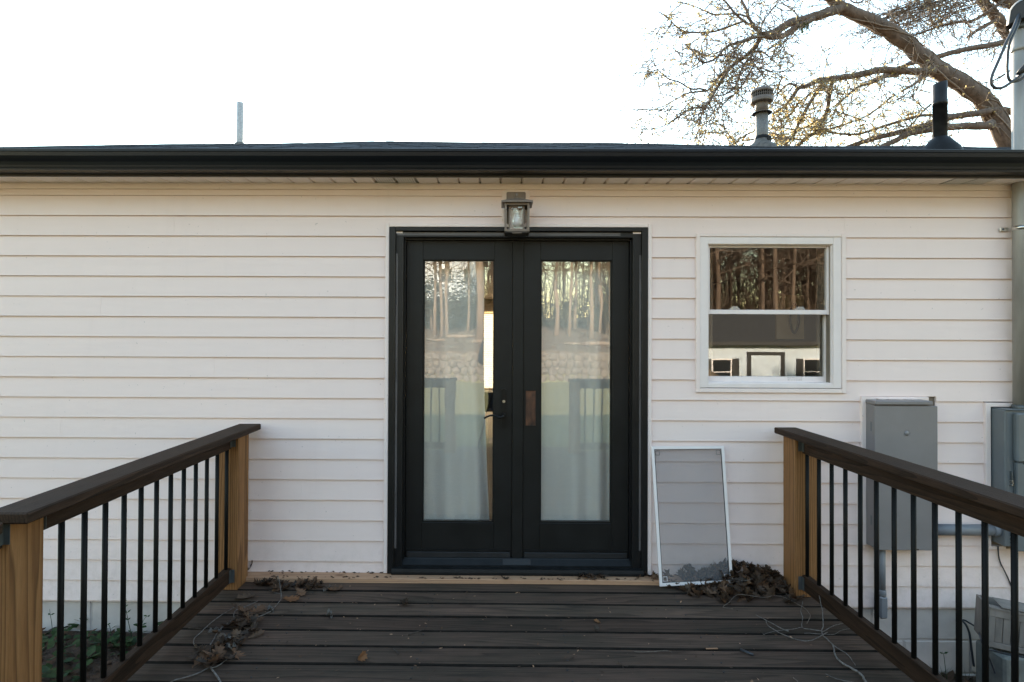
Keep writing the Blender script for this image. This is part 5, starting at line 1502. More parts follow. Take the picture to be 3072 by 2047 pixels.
P = [atz(2221, 1949, .007), atz(2260, 1965, .007)]
tag(MB().tube(P, .0062, 8).finish('plastic_rod', M['cable'], base=True), 'short smooth blue-black rod lying on the right half of the deck', 'rod')
P = [atz(2118, 1946, .003), atz(2153, 1945.5, .003)]
tag(MB().obox((P[0] + P[1]) / 2, P[1] - P[0], (0, 1, 0), (0, 0, 1), (P[1] - P[0]).length, .006, .003).finish('wood_chip', M['pinenew'], base=True), 'slender pale wood sliver right of centre on the deck', 'wood chip')
# fine litter: crumbs and splinters that nobody could count
mb = MB()
for _ in range(420):
    x, y = rl.uniform(-1.4, 1.65), -rl.uniform(.1, 1.35)
    z = .0315 if y > -.093 else .0022
    s_ = rl.uniform(.002, .007); a = rl.uniform(0, 6.28)
    u = Vector((math.cos(a), math.sin(a), rl.uniform(-.2, .2))) * s_ * rl.uniform(.8, 2); v = Vector((-math.sin(a), math.cos(a), rl.uniform(-.3, .3))) * s_ * .6
    c = Vector((x, y, z + .001))
    mb.poly([c + u, c + v, c - u, c - v], rl.choice((0, 0, 1, 1, 2)))
for _ in range(260):
    x = rl.uniform(-1.45, 1.65); y = -.09 + rl.gauss(0, .006) if rl.random() < .5 else -.012 - abs(rl.gauss(0, .01))
    z = .0325
    c = Vector((x, y, z + rl.uniform(0, .006))); s_ = rl.uniform(.004, .014); a = rl.uniform(-.5, .5)
    u = Vector((math.cos(a), math.sin(a), rl.uniform(-.3, .3))) * s_; v = Vector((-math.sin(a), math.cos(a), .5)) * s_ * .4
    mb.poly([c + u, c + v, c - u, c - v], rl.choice((0, 0, 0, 1)))
tag(mb.finish('leaf_litter', [M['oakdark'], M['oak'], M['pinenew']], recalc=False), 'crumbs and splinters of dry leaf strewn over the boards', kind='stuff')

# ------------------------------------------------------------------ plants and litter on the soil at both sides
def small_leaf(mb, c, s_, rnd, mi, wide=.55):
    a = rnd.uniform(0, 6.28); tl = rnd.gauss(.15, .35)
    u = Vector((math.cos(a), math.sin(a), math.sin(tl))) * s_; v = Vector((-math.sin(a), math.cos(a), rnd.uniform(-.3, .3))) * s_ * wide
    mb.poly([c - u, c - u * .2 + v, c + u * .6 + v * .6, c + u, c + u * .6 - v * .6, c - u * .2 - v], mi)
mb = MB()
for _ in range(2600):
    x, y = rl.uniform(-3.6, -1.62), -rl.uniform(.0, 1.9)
    dens = noise.noise(Vector((x * 2.2, y * 2.2, 3.0)))
    if dens < -.05 - .4 * (y > -.25): continue
    if y > -.14 and rl.random() < .6: continue
    h = abs(rl.gauss(.03, .035)) * (1 + dens)
    small_leaf(mb, Vector((x, y, gz(x, y) + .01 + h)), rl.uniform(.016, .036), rl, 0, .75)
tag(mb.finish('ground_cover', M['green'], recalc=False), 'low green weeds spreading over the soil left of the deck', kind='stuff')
mb = MB()
for _ in range(2600):
    left = rl.random() < .5
    x, y = (rl.uniform(-3.7, -1.6), -rl.uniform(0, 2.2)) if left else (rl.uniform(1.85, 4.2), -rl.uniform(-.01, 1.8))
    small_leaf(mb, Vector((x, y, gz(x, y) + rl.uniform(.004, .03))), rl.uniform(.018, .045), rl, rl.choice((0, 0, 1)), .5)
tag(mb.finish('leaf_litter', [M['oakdark'], M['oak']], recalc=False), 'dead brown leaves covering the soil at both sides of the deck', kind='stuff')
mb = MB()
for _ in range(900):
    x, y = rl.uniform(1.95, 4.0), -abs(rl.gauss(.05, .35)) - .0
    h = rl.uniform(.03, .10); c = Vector((x, y, gz(x, y))); d = Vector((rl.gauss(0, .4), rl.gauss(0, .4), 1)) * h
    wv_ = Vector((rl.uniform(-1, 1), rl.uniform(-1, 1), 0)).normalized() * .0016
    mb.poly([c - wv_, c + wv_, c + d * .6 + wv_ * .7 + Vector((0, 0, 0)), c + d])
tag(mb.finish('grass', M['green'], recalc=False), 'thin dark grass along the right foundation', kind='stuff')
def weed(pts, lab, leaves=5, y=-.06, side=None):
    P = [at(a, b2, y) for a, b2 in pts]
    P[0].z = gz(P[0].x, y)
    t = thing('weed', P[0].to_tuple(), lab, 'weed', 'weeds by the foundation')
    Q = smooth_path(P, 4)
    MB().tube(Q, [.0022 - .0014 * i / (len(Q) - 1) for i in range(len(Q))], 5).finish('stem', M['green'], t)
    mb = MB()
    for k in range(leaves):
        q = Q[int((k + 1) / (leaves + .5) * (len(Q) - 1))]
        for s_ in (-1, 1):
            a = Vector((s_ * rl.uniform(.5, 1), rl.uniform(-.4, .4), rl.uniform(.1, .7))).normalized() * rl.uniform(.02, .035); n_2 = a.orthogonal().normalized() * .0055
            mb.poly([q, q + a * .5 + n_2, q + a, q + a * .5 - n_2])
    mb.finish('leaf', M['green'], t, recalc=False)
    return t
weed([(398, 1900), (386, 1870), (380, 1840), (374, 1815), (379, 1796)], 'tall green weed with small pointed leaves against the painted blocks', 5)
weed([(372, 1850), (378, 1856), (415, 1880), (430, 1862), (452, 1843)][2:], 'short leaning weed shoot right of the tall one', 2)
weed([(160, 1892), (155, 1870), (151, 1845), (149, 1828)], 'thin dry stalk with a dark tip near the left post', 1)
weed([(333, 1893), (330, 1882), (322, 1874), (318, 1882)], 'drooping brown seedling bent over beside the blocks', 1)
weed([(2840, 1992), (2832, 1970), (2826, 1955)], 'fine grass blades rising against the right foundation', 1)

# ------------------------------------------------------------------ the bare tree leaning over the roof
TY = 11.5
def tp(a, b2, dy=0.0): return at(a, b2, TY + dy)
PXM = (TY + 3.52) / F                              # metres per photograph pixel at the tree
rt = random.Random(21)
base = Vector((tp(3170, 442).x + 1.2, TY + .8, -0.5))
tree = thing('tree', base.to_tuple(), 'bare leaning tree with yellow catkins arching over the right of the roof', 'tree')
SK = []                                             # every limb, for twigs: (points, radii, blossom weight)
def limb(pts, r0, r1, name='branch', dy0=0.0, dy1=0.0, bl=.3, par=None, nx=8, extra=None, wob=.5):
    P = []
    n = len(pts)
    for i, (a, b2) in enumerate(pts):
        P.append(tp(a, b2, dy0 + (dy1 - dy0) * i / max(1, n - 1)))
    if extra: P = [Vector(e) for e in extra] + P
    Q = smooth_path(P, 4)
    m = len(Q)
    rad = [max(1.3, r0 + (r1 - r0) * i / (m - 1)) * PXM * (1 + .09 * noise.noise(Vector((i * .6, r0, a)))) for i in range(m)]
    Q = [q + Vector((rt.gauss(0, 1), rt.gauss(0, 1), rt.gauss(0, 1))) * rad[i] * .10 * wob for i, q in enumerate(Q)]
    SK.append((Q, rad, bl))
    return MB().tube(Q, rad, nx).finish(name, M['bark'], par or tree)
trunk = limb([(3150, 560), (3078, 500), (3033, 442), (2990, 359), (2955, 304), (2889, 258), (2823, 218), (2774, 178), (2723, 132), (2668, 92), (2611, 63), (2559, 40), (2522, 22)], 30, 17, 'trunk', .3, 0, 0.0, None, 14,
             extra=[base, base + Vector((-.25, -.2, 1.6))])
limb([(2530, 28), (2505, 8), (2487, -8), (2445, -45), (2400, -80)], 17, 12, 'branch', 0, -.4, .1)
limb([(2524, 24), (2493, 34), (2454, 48), (2411, 60), (2371, 69), (2342, 86), (2316, 99), (2285, 106)], 15, 8, 'branch', 0, -1.2, .15, None, 10)
limb([(2440, 56), (2410, 72), (2388, 82), (2362, 100), (2348, 108), (2316, 113), (2286, 107)], 8, 7, 'branch', -.5, -1.2, .1)
for pts, r0, r1, bl in (
    ([(2285, 106), (2270, 89), (2244, 52), (2239, 29), (2224, 0), (2212, -40)], 5, 3, .6),
    ([(2285, 106), (2262, 83), (2230, 63), (2204, 40), (2184, 14), (2167, -4)], 4.5, 2.2, .6),
    ([(2232, 64), (2187, 80), (2144, 95), (2101, 98), (2055, 95), (2023, 75), (2009, 57), (1975, 35)], 3, 1.2, .8),
    ([(2240, 50), (2213, 43), (2184, 42), (2144, 44), (2118, 35), (2080, 18), (2030, 5)], 2.6, 1.0, .8),
    ([(2285, 106), (2256, 115), (2221, 126), (2193, 135), (2170, 149), (2158, 166), (2138, 181), (2112, 188), (2098, 181), (2084, 161), (2055, 132)], 4.5, 1.4, .7),
    ([(2283, 108), (2276, 123), (2259, 149), (2236, 169), (2204, 192), (2175, 215), (2155, 235), (2138, 258), (2122, 273)], 7.5, 3.5, .3),
    ([(2122, 273), (2101, 267), (2072, 267), (2038, 247), (2003, 235), (1972, 207), (1949, 172)], 3.0, 1.0, .7),
    ([(2122, 273), (2084, 277), (2061, 281), (2023, 301), (1986, 321), (1937, 336)], 2.8, .9, .7),
    ([(2212, 187), (2184, 212), (2158, 252), (2135, 290), (2127, 310)], 4.6, 3.2, .4),
    ([(2127, 310), (2107, 321), (2072, 326), (2049, 341), (2023, 359), (1995, 376), (1966, 387), (1914, 388)], 3.0, .8, .7),
    ([(2127, 310), (2104, 340), (2098, 380), (2085, 420)], 1.8, .7, .6), ([(2130, 300), (2118, 330), (2120, 370), (2115, 400)], 1.5, .6, .5),
    ([(2255, 152), (2253, 170), (2239, 186), (2221, 218), (2210, 252), (2198, 267), (2175, 284), (2141, 288)], 4.0, 1.6, .5),
    ([(2252, 172), (2262, 195), (2244, 224), (2230, 252), (2198, 287), (2150, 316), (2141, 339)], 2.6, 1.0, .5),
    ([(2262, 195), (2275, 208), (2288, 221)], 1.3, .6, .4), ([(2240, 236), (2254, 236), (2270, 258), (2276, 272)], 1.3, .6, .3),
    ([(2255, 155), (2280, 155), (2297, 162), (2308, 172)], 3.5, 1.6, .3), ([(2250, 180), (2275, 190), (2300, 193)], 1.6, .6, .3),
    ([(2285, 104), (2284, 80), (2300, 50), (2316, 28), (2335, 5), (2350, -20)], 2.2, 1.2, .7),
    ([(2380, 96), (2362, 112), (2350, 130), (2338, 144)], 2.5, 1.2, .3),
    ([(2200, 160), (2170, 164), (2145, 170), (2110, 165), (2080, 150)], 1.8, .8, .7), ([(2220, 175), (2190, 170), (2160, 168)], 2, 1, .5)):
    limb(pts, r0, r1, 'branch', -1.2, -1.2 + rt.uniform(-1.2, 1.0), bl, None, 6)
for pts, r0, r1, bl, d0, d1, nx in (
    ([(2800, 216), (2751, 215), (2694, 212), (2636, 211), (2593, 221), (2536, 232), (2479, 238), (2454, 241), (2422, 258), (2394, 267), (2371, 301), (2348, 324), (2316, 344)], 11.5, 3, 1.0, 0, -1.6, 9),
    ([(2394, 267), (2380, 254), (2365, 252), (2340, 274), (2316, 296)], 3.2, 1.5, .6, -1.2, -1.8, 6),
    ([(2512, 236), (2493, 258), (2482, 330), (2464, 367), (2440, 400), (2400, 430), (2380, 450)], 6, 3.5, 1.3, -.7, -1.6, 7),
    ([(2478, 240), (2467, 252), (2450, 275), (2425, 318), (2398, 368), (2380, 408), (2355, 436)], 5.5, 3, 1.2, -.9, -2, 7),
    ([(2694, 225), (2651, 232), (2611, 250), (2573, 262), (2540, 290), (2500, 322)], 5.5, 2.5, 1.0, -.2, -1.0, 6),
    ([(2782, 226), (2760, 240), (2735, 258), (2705, 274)], 5.5, 2.8, .4, 0, -.4, 6),
    ([(3040, 120), (3012, 127), (2961, 138), (2895, 149), (2806, 172), (2737, 189), (2694, 207), (2651, 227), (2611, 247)], 10, 5, .25, .9, .5, 8),
    ([(3070, 330), (3038, 336), (2995, 330), (2923, 341), (2852, 352), (2794, 370), (2737, 387), (2680, 402), (2622, 416), (2550, 440), (2500, 462)], 11, 6, .9, .3, -.8, 9),
    ([(2975, 370), (2955, 379), (2895, 379), (2823, 385), (2766, 393), (2723, 402), (2690, 420), (2651, 438), (2620, 455)], 12, 6, .7, 0, -.9, 9),
    ([(2860, 345), (2834, 347), (2766, 347), (2708, 362), (2651, 379), (2579, 402), (2522, 402), (2480, 395), (2440, 405)], 5, 2.5, .9, .2, -1.0, 7),
    ([(2795, 312), (2773, 330), (2760, 345), (2740, 368), (2725, 382)], 2.8, 1.6, .1, -.4, -.6, 6),
    ([(2775, 328), (2755, 312), (2740, 295), (2728, 272)], 1.8, .8, .2, -.5, -.8, 5),
    ([(2675, 290), (2640, 320), (2600, 348), (2540, 372), (2470, 392), (2420, 415)], 2.6, 1.8, 1.0, -.6, -1.4, 6),
    ([(2500, 330), (2530, 342), (2560, 352), (2600, 365)], 2.2, 1.0, 1.0, -.9, -1.2, 5),
    ([(2470, 360), (2440, 372), (2410, 385), (2370, 388), (2330, 376)], 3.4, 1.4, 1.1, -1.2, -1.8, 6),
    ([(2400, 300), (2380, 330), (2360, 352), (2330, 362)], 2.4, 1.2, 1.1, -1.4, -2, 6),
    ([(2420, 420), (2380, 418), (2340, 405), (2310, 400)], 2.2, 1.0, 1.0, -1.4, -2, 5),
    ([(2215, 440), (2190, 410), (2165, 375), (2140, 360)], 1.8, .8, .9, -1.5, -2, 5), ([(2190, 440), (2230, 410), (2265, 392), (2300, 375)], 2.4, 1.0, 1.2, -1.5, -2, 5)):
    limb(pts, r0, r1, 'branch', d0, d1, bl, None, nx)
# the second trunk, top right, with its long thin arms
base2 = Vector((tp(3300, 442, 3).x + 1.5, TY + 3.0, -0.5))
tree2 = thing('tree', base2.to_tuple(), 'second bare tree whose thick limbs cross the top right corner behind the mast', 'tree')
def limb2(pts, r0, r1, bl, d0, d1, nx=7, extra=None):
    return limb(pts, r0, r1, 'trunk' if extra else 'branch', d0, d1, bl, tree2, nx, extra)
limb2([(3180, 330), (3100, 200), (3060, 150), (3020, 98), (3002, 70), (2978, 40), (2955, 14), (2940, -10), (2915, -60)], 24, 13, .1, 3, 2.4, 10, [base2, base2 + Vector((-.3, 0, 2.2))])
limb2([(3180, 60), (3120, 42), (3072, 26), (3030, 8), (2990, -10), (2950, -40)], 24, 14, .1, 3, 2.2, 9)
limb2([(3010, -2), (2995, 14), (2938, 52), (2905, 66), (2880, 66), (2823, 78), (2766, 98), (2725, 112), (2690, 126)], 6, 2.5, .15, 2.4, 1.6)
limb2([(2992, 60), (2960, 75), (2930, 92), (2903, 112)], 7, 5, 0, 2.4, 2.0)
limb2([(2890, 50), (2900, 62), (2906, 82), (2917, 115)], 2, 1, 0, 2, 2)
limb2([(2864, 70), (2853, 84), (2847, 102)], 2, 1, 0, 2, 2)
limb2([(3034, 210), (3005, 228), (2980, 242), (2960, 248), (2935, 250)], 3, 1.4, .05, 2.4, 2.0)
limb2([(2960, 250), (2959, 268), (2960, 283)], 1.6, 1, 0, 2, 2)
limb2([(2995, 85), (2980, 100), (2970, 118), (2966, 130)], 2, .8, .2, 2.4, 2)
limb2([(2983, 145), (2983, 165), (2975, 185), (2955, 205), (2930, 212)], 1.8, .8, .2, 2, 1.8)
limb2([(2600, -10), (2580, 8), (2556, 5), (2545, -15)], 3, 2, .2, 1, 1)
limb2([(2780, -5), (2765, 20), (2755, 40), (2735, 52), (2700, 62), (2660, 66)], 3, 1, .25, 1.6, 1)
for k in range(22):                                  # the broom of fine shoots under the top right limbs
    a = rt.uniform(2780, 2990); L = rt.uniform(120, 260); s_ = rt.uniform(.25, .55)
    y0_ = rt.uniform(-20, 22)
    limb2([(a, y0_), (a - L * .35, y0_ + L * s_ * .25), (a - L * .7, y0_ + L * s_ * .62 + rt.uniform(-8, 8)), (a - L, y0_ + L * s_ * rt.uniform(.7, 1.05))], rt.uniform(1.4, 2.2), .5, .12, 2.0, 1.4, 5)
# fine twigs and catkins grown off the limbs
tw = {tree.name: MB(), tree2.name: MB()}
bls = MB()
def blossom(c, s_):
    for _ in range(3):
        a = Vector((rt.gauss(0, 1), rt.gauss(0, 1), rt.gauss(-.5, .8))).normalized() * s_; b2 = a.orthogonal().normalized() * s_ * rt.uniform(.35, .6)
        bls.poly([c, c + a * .5 + b2, c + a, c + a * .5 - b2])
def grow(p, d, L, r, depth, mb, bl):
    n = 5
    P = [p]; q = p.copy(); dd = d.copy()
    for i in range(n):
        dd = (dd + Vector((rt.gauss(0, .2), rt.gauss(0, .2), rt.gauss(-.02, .2)))).normalized()
        q = q + dd * L / n
        P.append(q.copy())
    mb.tube(P, [max(.0085, r * (1 - .5 * i / n)) for i in range(n + 1)], 3, cap=False)
    for i in range(1, n + 1):
        if rt.random() < bl * (.6 if bl > .85 else .36): blossom(P[i] + Vector((rt.gauss(0, .02), rt.gauss(0, .02), rt.gauss(0, .02))), rt.uniform(.03, .06))
    if depth > 0:
        for _ in range(rt.choice((1, 2, 2, 3))):
            i = rt.randint(1, n)
            nd_ = (dd * .6 + Vector((rt.gauss(0, .8), rt.gauss(0, .6), rt.gauss(0, .7)))).normalized()
            grow(P[i], nd_, L * rt.uniform(.45, .75), r * .7, depth - 1, mb, bl)
nl = len(SK)
for qi, (Q, rad, bl) in enumerate(SK):
    thin = rad[len(rad) // 2] / PXM
    mb = tw[tree.name]
    if thin > 14: dens, dep = .35, 1
    elif thin > 6: dens, dep = .55, 1
    elif thin > 1.6: dens, dep = .85, 2
    else: dens, dep = .9, 2
    if bl <= .13 and thin < 3: dens, dep = .5, 1
    lng = sum((b2 - a).length for a, b2 in zip(Q, Q[1:]))
    for i in range(1, len(Q)):
        t = (Q[i] - Q[i - 1]); L_ = t.length; t.normalize()
        for _ in range(int(dens * L_ / .125 + rt.random())):
            d = (t * rt.uniform(.1, .9) + Vector((rt.gauss(0, .7), rt.gauss(0, .6), rt.gauss(-.05, .7)))).normalized()
            p = Q[i - 1].lerp(Q[i], rt.random())
            grow(p, d, rt.uniform(.35, 1.25), rt.uniform(.010, .016), dep, mb, bl)
        if bl > .5:
            for _ in range(int(bl * bl * L_ * 26)):
                p = Q[i - 1].lerp(Q[i], rt.random()) + Vector((rt.gauss(0, 1), rt.gauss(0, 1), rt.gauss(.3, 1))).normalized() * (rad[i] + .012)
                blossom(p, rt.uniform(.04, .075))
# trailing vine stems wound about the main trunk
Q, rad, _ = SK[0]
vm = MB()
for k in range(16):
    i0 = rt.randint(10, len(Q) - 12); ph = rt.uniform(0, 6.28); sp = rt.uniform(-.35, .35); P = []
    for i in range(i0, min(i0 + rt.randint(8, 20), len(Q))):
        t = (Q[min(i + 1, len(Q) - 1)] - Q[i - 1]).normalized(); u = t.orthogonal().normalized(); v = t.cross(u)
        P.append(Q[i] + (u * math.cos(ph + sp * i) + v * math.sin(ph + sp * i)) * rad[i] * 1.05)
    if len(P) > 3: vm.tube(P, rt.uniform(.008, .022), 5)
vm.finish('vine', M['twig'], tree)['kind'] = 'stuff'
o = tw[tree.name].finish('twigs', M['twig'], tree, recalc=False); o['kind'] = 'stuff'
o = bls.finish('catkins', M['blossom'], tree, recalc=False); o['kind'] = 'stuff'
mb = MB()
for _ in range(110):
    p = tp(2412 + rt.gauss(0, 9), 86 + rt.gauss(0, 7), -.8)
    small_leaf(mb, p + Vector((0, rt.gauss(0, .1), 0)), rt.uniform(.02, .045), rt, 0)
mb.finish('green_tuft', M['mistle'], tree, recalc=False)['kind'] = 'stuff'

# ------------------------------------------------------------------ what stands behind the viewer: mirrored in the panes, and lit by the low sun
rb = random.Random(77)
wall = thing('retaining_wall', (1.5, -20.2, -0.42), 'rough wall of round stones holding the bank across the lawn', 'wall')
SM = []
for s_ in range(4):
    bm = bmesh.new(); bmesh.ops.create_icosphere(bm, subdivisions=2, radius=.5)
    for v in bm.verts: v.co = v.co * (1 + .28 * noise.noise(v.co * 2.2 + Vector((s_ * 9, 0, 0)))); 
    me = bpy.data.meshes.new('stone'); bm.to_mesh(me); bm.free(); me.materials.append(M['stone']); SM.append(me)
x = -9.0
for r in range(4):
    x = -9.0 + rb.uniform(0, .2)
    while x < 8.2:
        wd = rb.uniform(.28, .42)
        o = put(rb.choice(SM), 'stone', (x + wd / 2, -20.15 - r * .05 + rb.uniform(-.05, .05), -.30 + r * .30 + rb.uniform(-.03, .03) + (gz(x, -20.15) + .42)), (rb.uniform(0, 6), rb.uniform(0, 6), rb.uniform(0, 6)), 1, wall)
        o.scale = (wd * 1.08, wd * 1.02, .36)
        x += wd
MB().box(-9.1, 8.2, -20.6, -20.25, -1.0, .78).finish('backing', M['stone'], wall)
# wood of bare trees on the bank
def bare_tree(seed, H, r, lean):
    rnd = random.Random(seed); t = MB(); cmb = MB()
    P = [Vector((lean * (z / H) ** 1.5 + .12 * noise.noise(Vector((z * .3, seed, 0))), .12 * noise.noise(Vector((z * .3, seed, 5))), z)) for z in [H * i / 9 for i in range(10)]]
    t.tube(P, [r * (1.25 if i == 0 else 1 - .085 * i) for i in range(10)], 9)
    def g2(p, d, L, rr, dep):
        n = 4; q = p.copy(); dd = d.copy(); pts = [q.copy()]
        for i in range(n):
            dd = (dd + Vector((rnd.gauss(0, .2), rnd.gauss(0, .2), rnd.gauss(.06, .18)))).normalized(); q = q + dd * L / n; pts.append(q.copy())
        cmb.tube(pts, [rr * (1 - .7 * i / n) for i in range(n + 1)], 3, cap=False)
        if dep:
            for _ in range(4):
                g2(pts[rnd.randint(1, n)], (dd * .5 + Vector((rnd.gauss(0, .8), rnd.gauss(0, .8), rnd.gauss(.2, .6)))).normalized(), L * rnd.uniform(.4, .65), rr * .55, dep - 1)
    for k in range(44):
        z = H * rnd.uniform(.22, 1.0); i = min(8, int(z / H * 9)); p = P[i].lerp(P[i + 1], z / H * 9 - i)
        a = rnd.uniform(0, 6.28)
        g2(p, Vector((math.cos(a), math.sin(a), rnd.uniform(.0, .8))).normalized(), rnd.uniform(1.6, 4.2), r * rnd.uniform(.2, .4), 2)
    return t, cmb
GRP = 'bare trees on the bank beyond the lawn'
protos = []
for s_, (H, r, ln) in enumerate(((21, .19, .5), (23, .16, -.7), (19, .22, .2))):
    th = thing('bare_tree', (0, 0, 0), 'bare brown trunk with a thin twiggy crown in the wood across the lawn', 'tree', GRP)
    t, c2_ = bare_tree(s_ + 3, H, r, ln)
    o1 = t.finish('trunk', M['palebark'], th, origin=(0, 0, 0)); o2 = c2_.finish('crown', M['brush'], th, recalc=False, origin=(0, 0, 0))
    protos.append(th)
spots = []
for (px_, d_) in ((1668, 38), (1713, 36), (1731, 46), (1775, 34), (1800, 44), (1302, 37), (1322, 35.5), (1340, 36), (1402, 42), (1441, 31)):
    spots.append(((px_ - 1500) / F * d_, -(d_ - 3.52), 1.15 if px_ == 1441 else .72))
for k in range(60):
    spots.append((rb.uniform(9, 48), -rb.uniform(36, 62), rb.uniform(.8, 1.25)))
for k in range(48):
    spots.append((rb.uniform(-45, 9), -rb.uniform(46, 75), rb.uniform(.85, 1.2)))
DARK = {}
spots = [s_ for i_, s_ in enumerate(spots) if i_ < 10 or not (-12 < s_[0] < -1.5 and s_[1] > -66)]
for i, (x, y, sc) in enumerate(spots):
    o = protos[i] if i < 3 else copy_tree(protos[rb.randint(0, 2)])
    o.location = (x, y, gz(x, y) - .1); o.scale = (sc, sc, sc); o.rotation_euler = (0, 0, rb.uniform(0, 6.28))
    if x > 9 and i > 2:                                # the darker barked trees of the wood to the right
        for ch in o.children:
            if ch.name.startswith('trunk'):
                k_ = ch.data.name
                if k_ not in DARK:
                    DARK[k_] = ch.data.copy(); DARK[k_].materials.clear(); DARK[k_].materials.append(M['brush'])
                ch.data = DARK[k_]
# the thick brush of the wood behind them, one mass
mb = MB()
for _ in range(2600):
    x = rb.uniform(-60, 62); y = -rb.uniform(50, 80)
    if _ > 1500: x = rb.uniform(9, 60); y = -rb.uniform(40, 62)
    if -12 < x < -1.5 and y > -66: continue
    z0 = gz(x, y) - .2; h = rb.uniform(3, 15); r_ = rb.uniform(.03, .09)
    P = [Vector((x + rb.gauss(0, .25) * i, y + rb.gauss(0, .25) * i, z0 + h * i / 4)) for i in range(5)]
    mb.tube(P, [r_ * (1 - .2 * i) for i in range(5)], 3, cap=False)
    for _k in range(5):
        q = P[rb.randint(1, 4)]; d_ = Vector((rb.gauss(0, 1), rb.gauss(0, 1), rb.uniform(0, 1.2)))
        mb.tube([q, q + d_ * .8, q + d_ * 1.7 + Vector((0, 0, rb.uniform(-.3, .5)))], [r_ * .5, r_ * .4, r_ * .2], 3, cap=False)
tag(mb.finish('woodland', M['brush'], recalc=False), 'far brown wood of leafless stems reading as one mass', kind='stuff')
# logs and cut brush lying on the bank
for k in range(9):
    x, y = rb.uniform(-6, 9), -rb.uniform(22, 34); a = rb.uniform(-.6, .6); L = rb.uniform(.8, 2.6); r_ = rb.uniform(.06, .14)
    P = [Vector((x, y, gz(x, y) + r_)), Vector((x + math.cos(a) * L, y + math.sin(a) * L, gz(x + math.cos(a) * L, y + math.sin(a) * L) + r_))]
    tag(MB().tube(P, [r_, r_ * .85], 9).finish('fallen_log', M['palebark'], base=True), 'cut log lying in the straw on the bank across the lawn', 'log', 'logs on the bank')
mb = MB()
for _ in range(700):
    x, y = rb.uniform(-9, 12), -rb.uniform(21, 40); z0 = gz(x, y); d_ = Vector((rb.gauss(0, 1), rb.gauss(0, 1), rb.uniform(.05, .7))) * rb.uniform(.2, .8)
    mb.tube([(x, y, z0), Vector((x, y, z0)) + d_ * .6, Vector((x, y, z0)) + d_ + Vector((0, 0, rb.uniform(-.1, .1)))], [.014, .011, .006], 3, cap=False)
tag(mb.finish('brushwood', M['palebark'], recalc=False), 'loose sticks and cut brush strewn over the bank', kind='stuff')
# evergreen bushes along the foot of the wood
BM_ = []
for s_ in range(2):
    rnd = random.Random(s_ + 40); mb = MB()
    lobes = [(Vector((rnd.uniform(-1, 1), rnd.uniform(-.8, .8), rnd.uniform(.5, 1.7))), rnd.uniform(.5, .9)) for _ in range(9)]
    for _ in range(2600):
        c, r = rnd.choice(lobes); d = Vector((rnd.gauss(0, 1), rnd.gauss(0, 1), rnd.gauss(0, 1))).normalized() * r * rnd.uniform(.6, 1.05)
        small_leaf(mb, c + d, rnd.uniform(.04, .09), rnd, 0)
    t = thing('evergreen_bush', (0, 0, 0), 'dark evergreen bush at the foot of the wood', 'bush', 'evergreen bushes along the foot of the wood')
    mb.finish('foliage', M['evergreen'], t, recalc=False, origin=(0, 0, 0)); MB().tube([(0, 0, -.2), (.05, 0, .9)], [.08, .05], 6).finish('stem', M['bark'], t, origin=(0, 0, 0))
    BM_.append(t)
for i, (x, y, sc) in enumerate(((-5.2, -39, 1.9), (-2.2, -41, 1.8), (-3.6, -43, 2.2), (-7.5, -42, 2.0), (1.2, -44, 1.2), (3.6, -46, 1.3), (5.6, -45, 1.2), (-.4, -46, 1.6), (8, -47, 1.4))):
    o = BM_[i] if i < 2 else copy_tree(BM_[i % 2])
    o.location = (x, y, gz(x, y)); o.scale = (sc, sc, sc); o.rotation_euler = (0, 0, rb.uniform(0, 6))
# white house up the bank
def small_house(loc, rz, W, D, Hh, roof_h, lab, wins, wallmat, over=.4):
    t = thing('distant_house', (0, 0, 0), lab, 'house')
    MB().box(-W / 2, W / 2, -D / 2, D / 2, -2.5, Hh).finish('wall', wallmat, t)
    mb = MB()
    P = [(-W / 2 - over, -D / 2 - over, Hh), (W / 2 + over, -D / 2 - over, Hh), (W / 2 + over, D / 2 + over, Hh), (-W / 2 - over, D / 2 + over, Hh)]
    lo = [mb.bm.verts.new((x, y, z - .18)) for x, y, z in P]; hi = [mb.bm.verts.new(p) for p in P]; rd = [mb.bm.verts.new((-W / 2 - over, 0, Hh + roof_h)), mb.bm.verts.new((W / 2 + over, 0, Hh + roof_h))]
    mb.bm.faces.new(lo)
    for k in range(4): mb.bm.faces.new((lo[k], lo[(k + 1) % 4], hi[(k + 1) % 4], hi[k]))
    mb.bm.faces.new((hi[0], hi[1], rd[1], rd[0])); mb.bm.faces.new((hi[2], hi[3], rd[0], rd[1])); mb.bm.faces.new((hi[1], hi[2], rd[1])); mb.bm.faces.new((hi[3], hi[0], rd[0]))
    mb.finish('roof', M['roofdark'], t)
    for (x, z, w2, h2, sh_) in wins:
        y = D / 2
        wn = MB(); ring(wn, x - w2 / 2, x + w2 / 2, z - h2 / 2, z + h2 / 2, .06, .06, .06, .06, y - .02, y + .05)
        wn = wn.finish('window', M['white'], t)
        MB().box(x - w2 / 2 + .06, x + w2 / 2 - .06, y - .01, y + .012, z - h2 / 2 + .06, z + h2 / 2 - .06).finish('pane', M['darkglass'], wn)
        MB().box(x - w2 / 2 + .06, x + w2 / 2 - .06, y + .013, y + .035, z - .02, z + .02).finish('meeting_rail', M['white'], wn)
        if sh_:
            for s_ in (-1, 1): MB().box(x + s_ * (w2 / 2 + .19) - .16, x + s_ * (w2 / 2 + .19) + .16, y + .001, y + .045, z - h2 / 2, z + h2 / 2).finish('shutter', M['shutter'], t)
    t.location = loc; t.rotation_euler = (0, 0, rz)
    return t
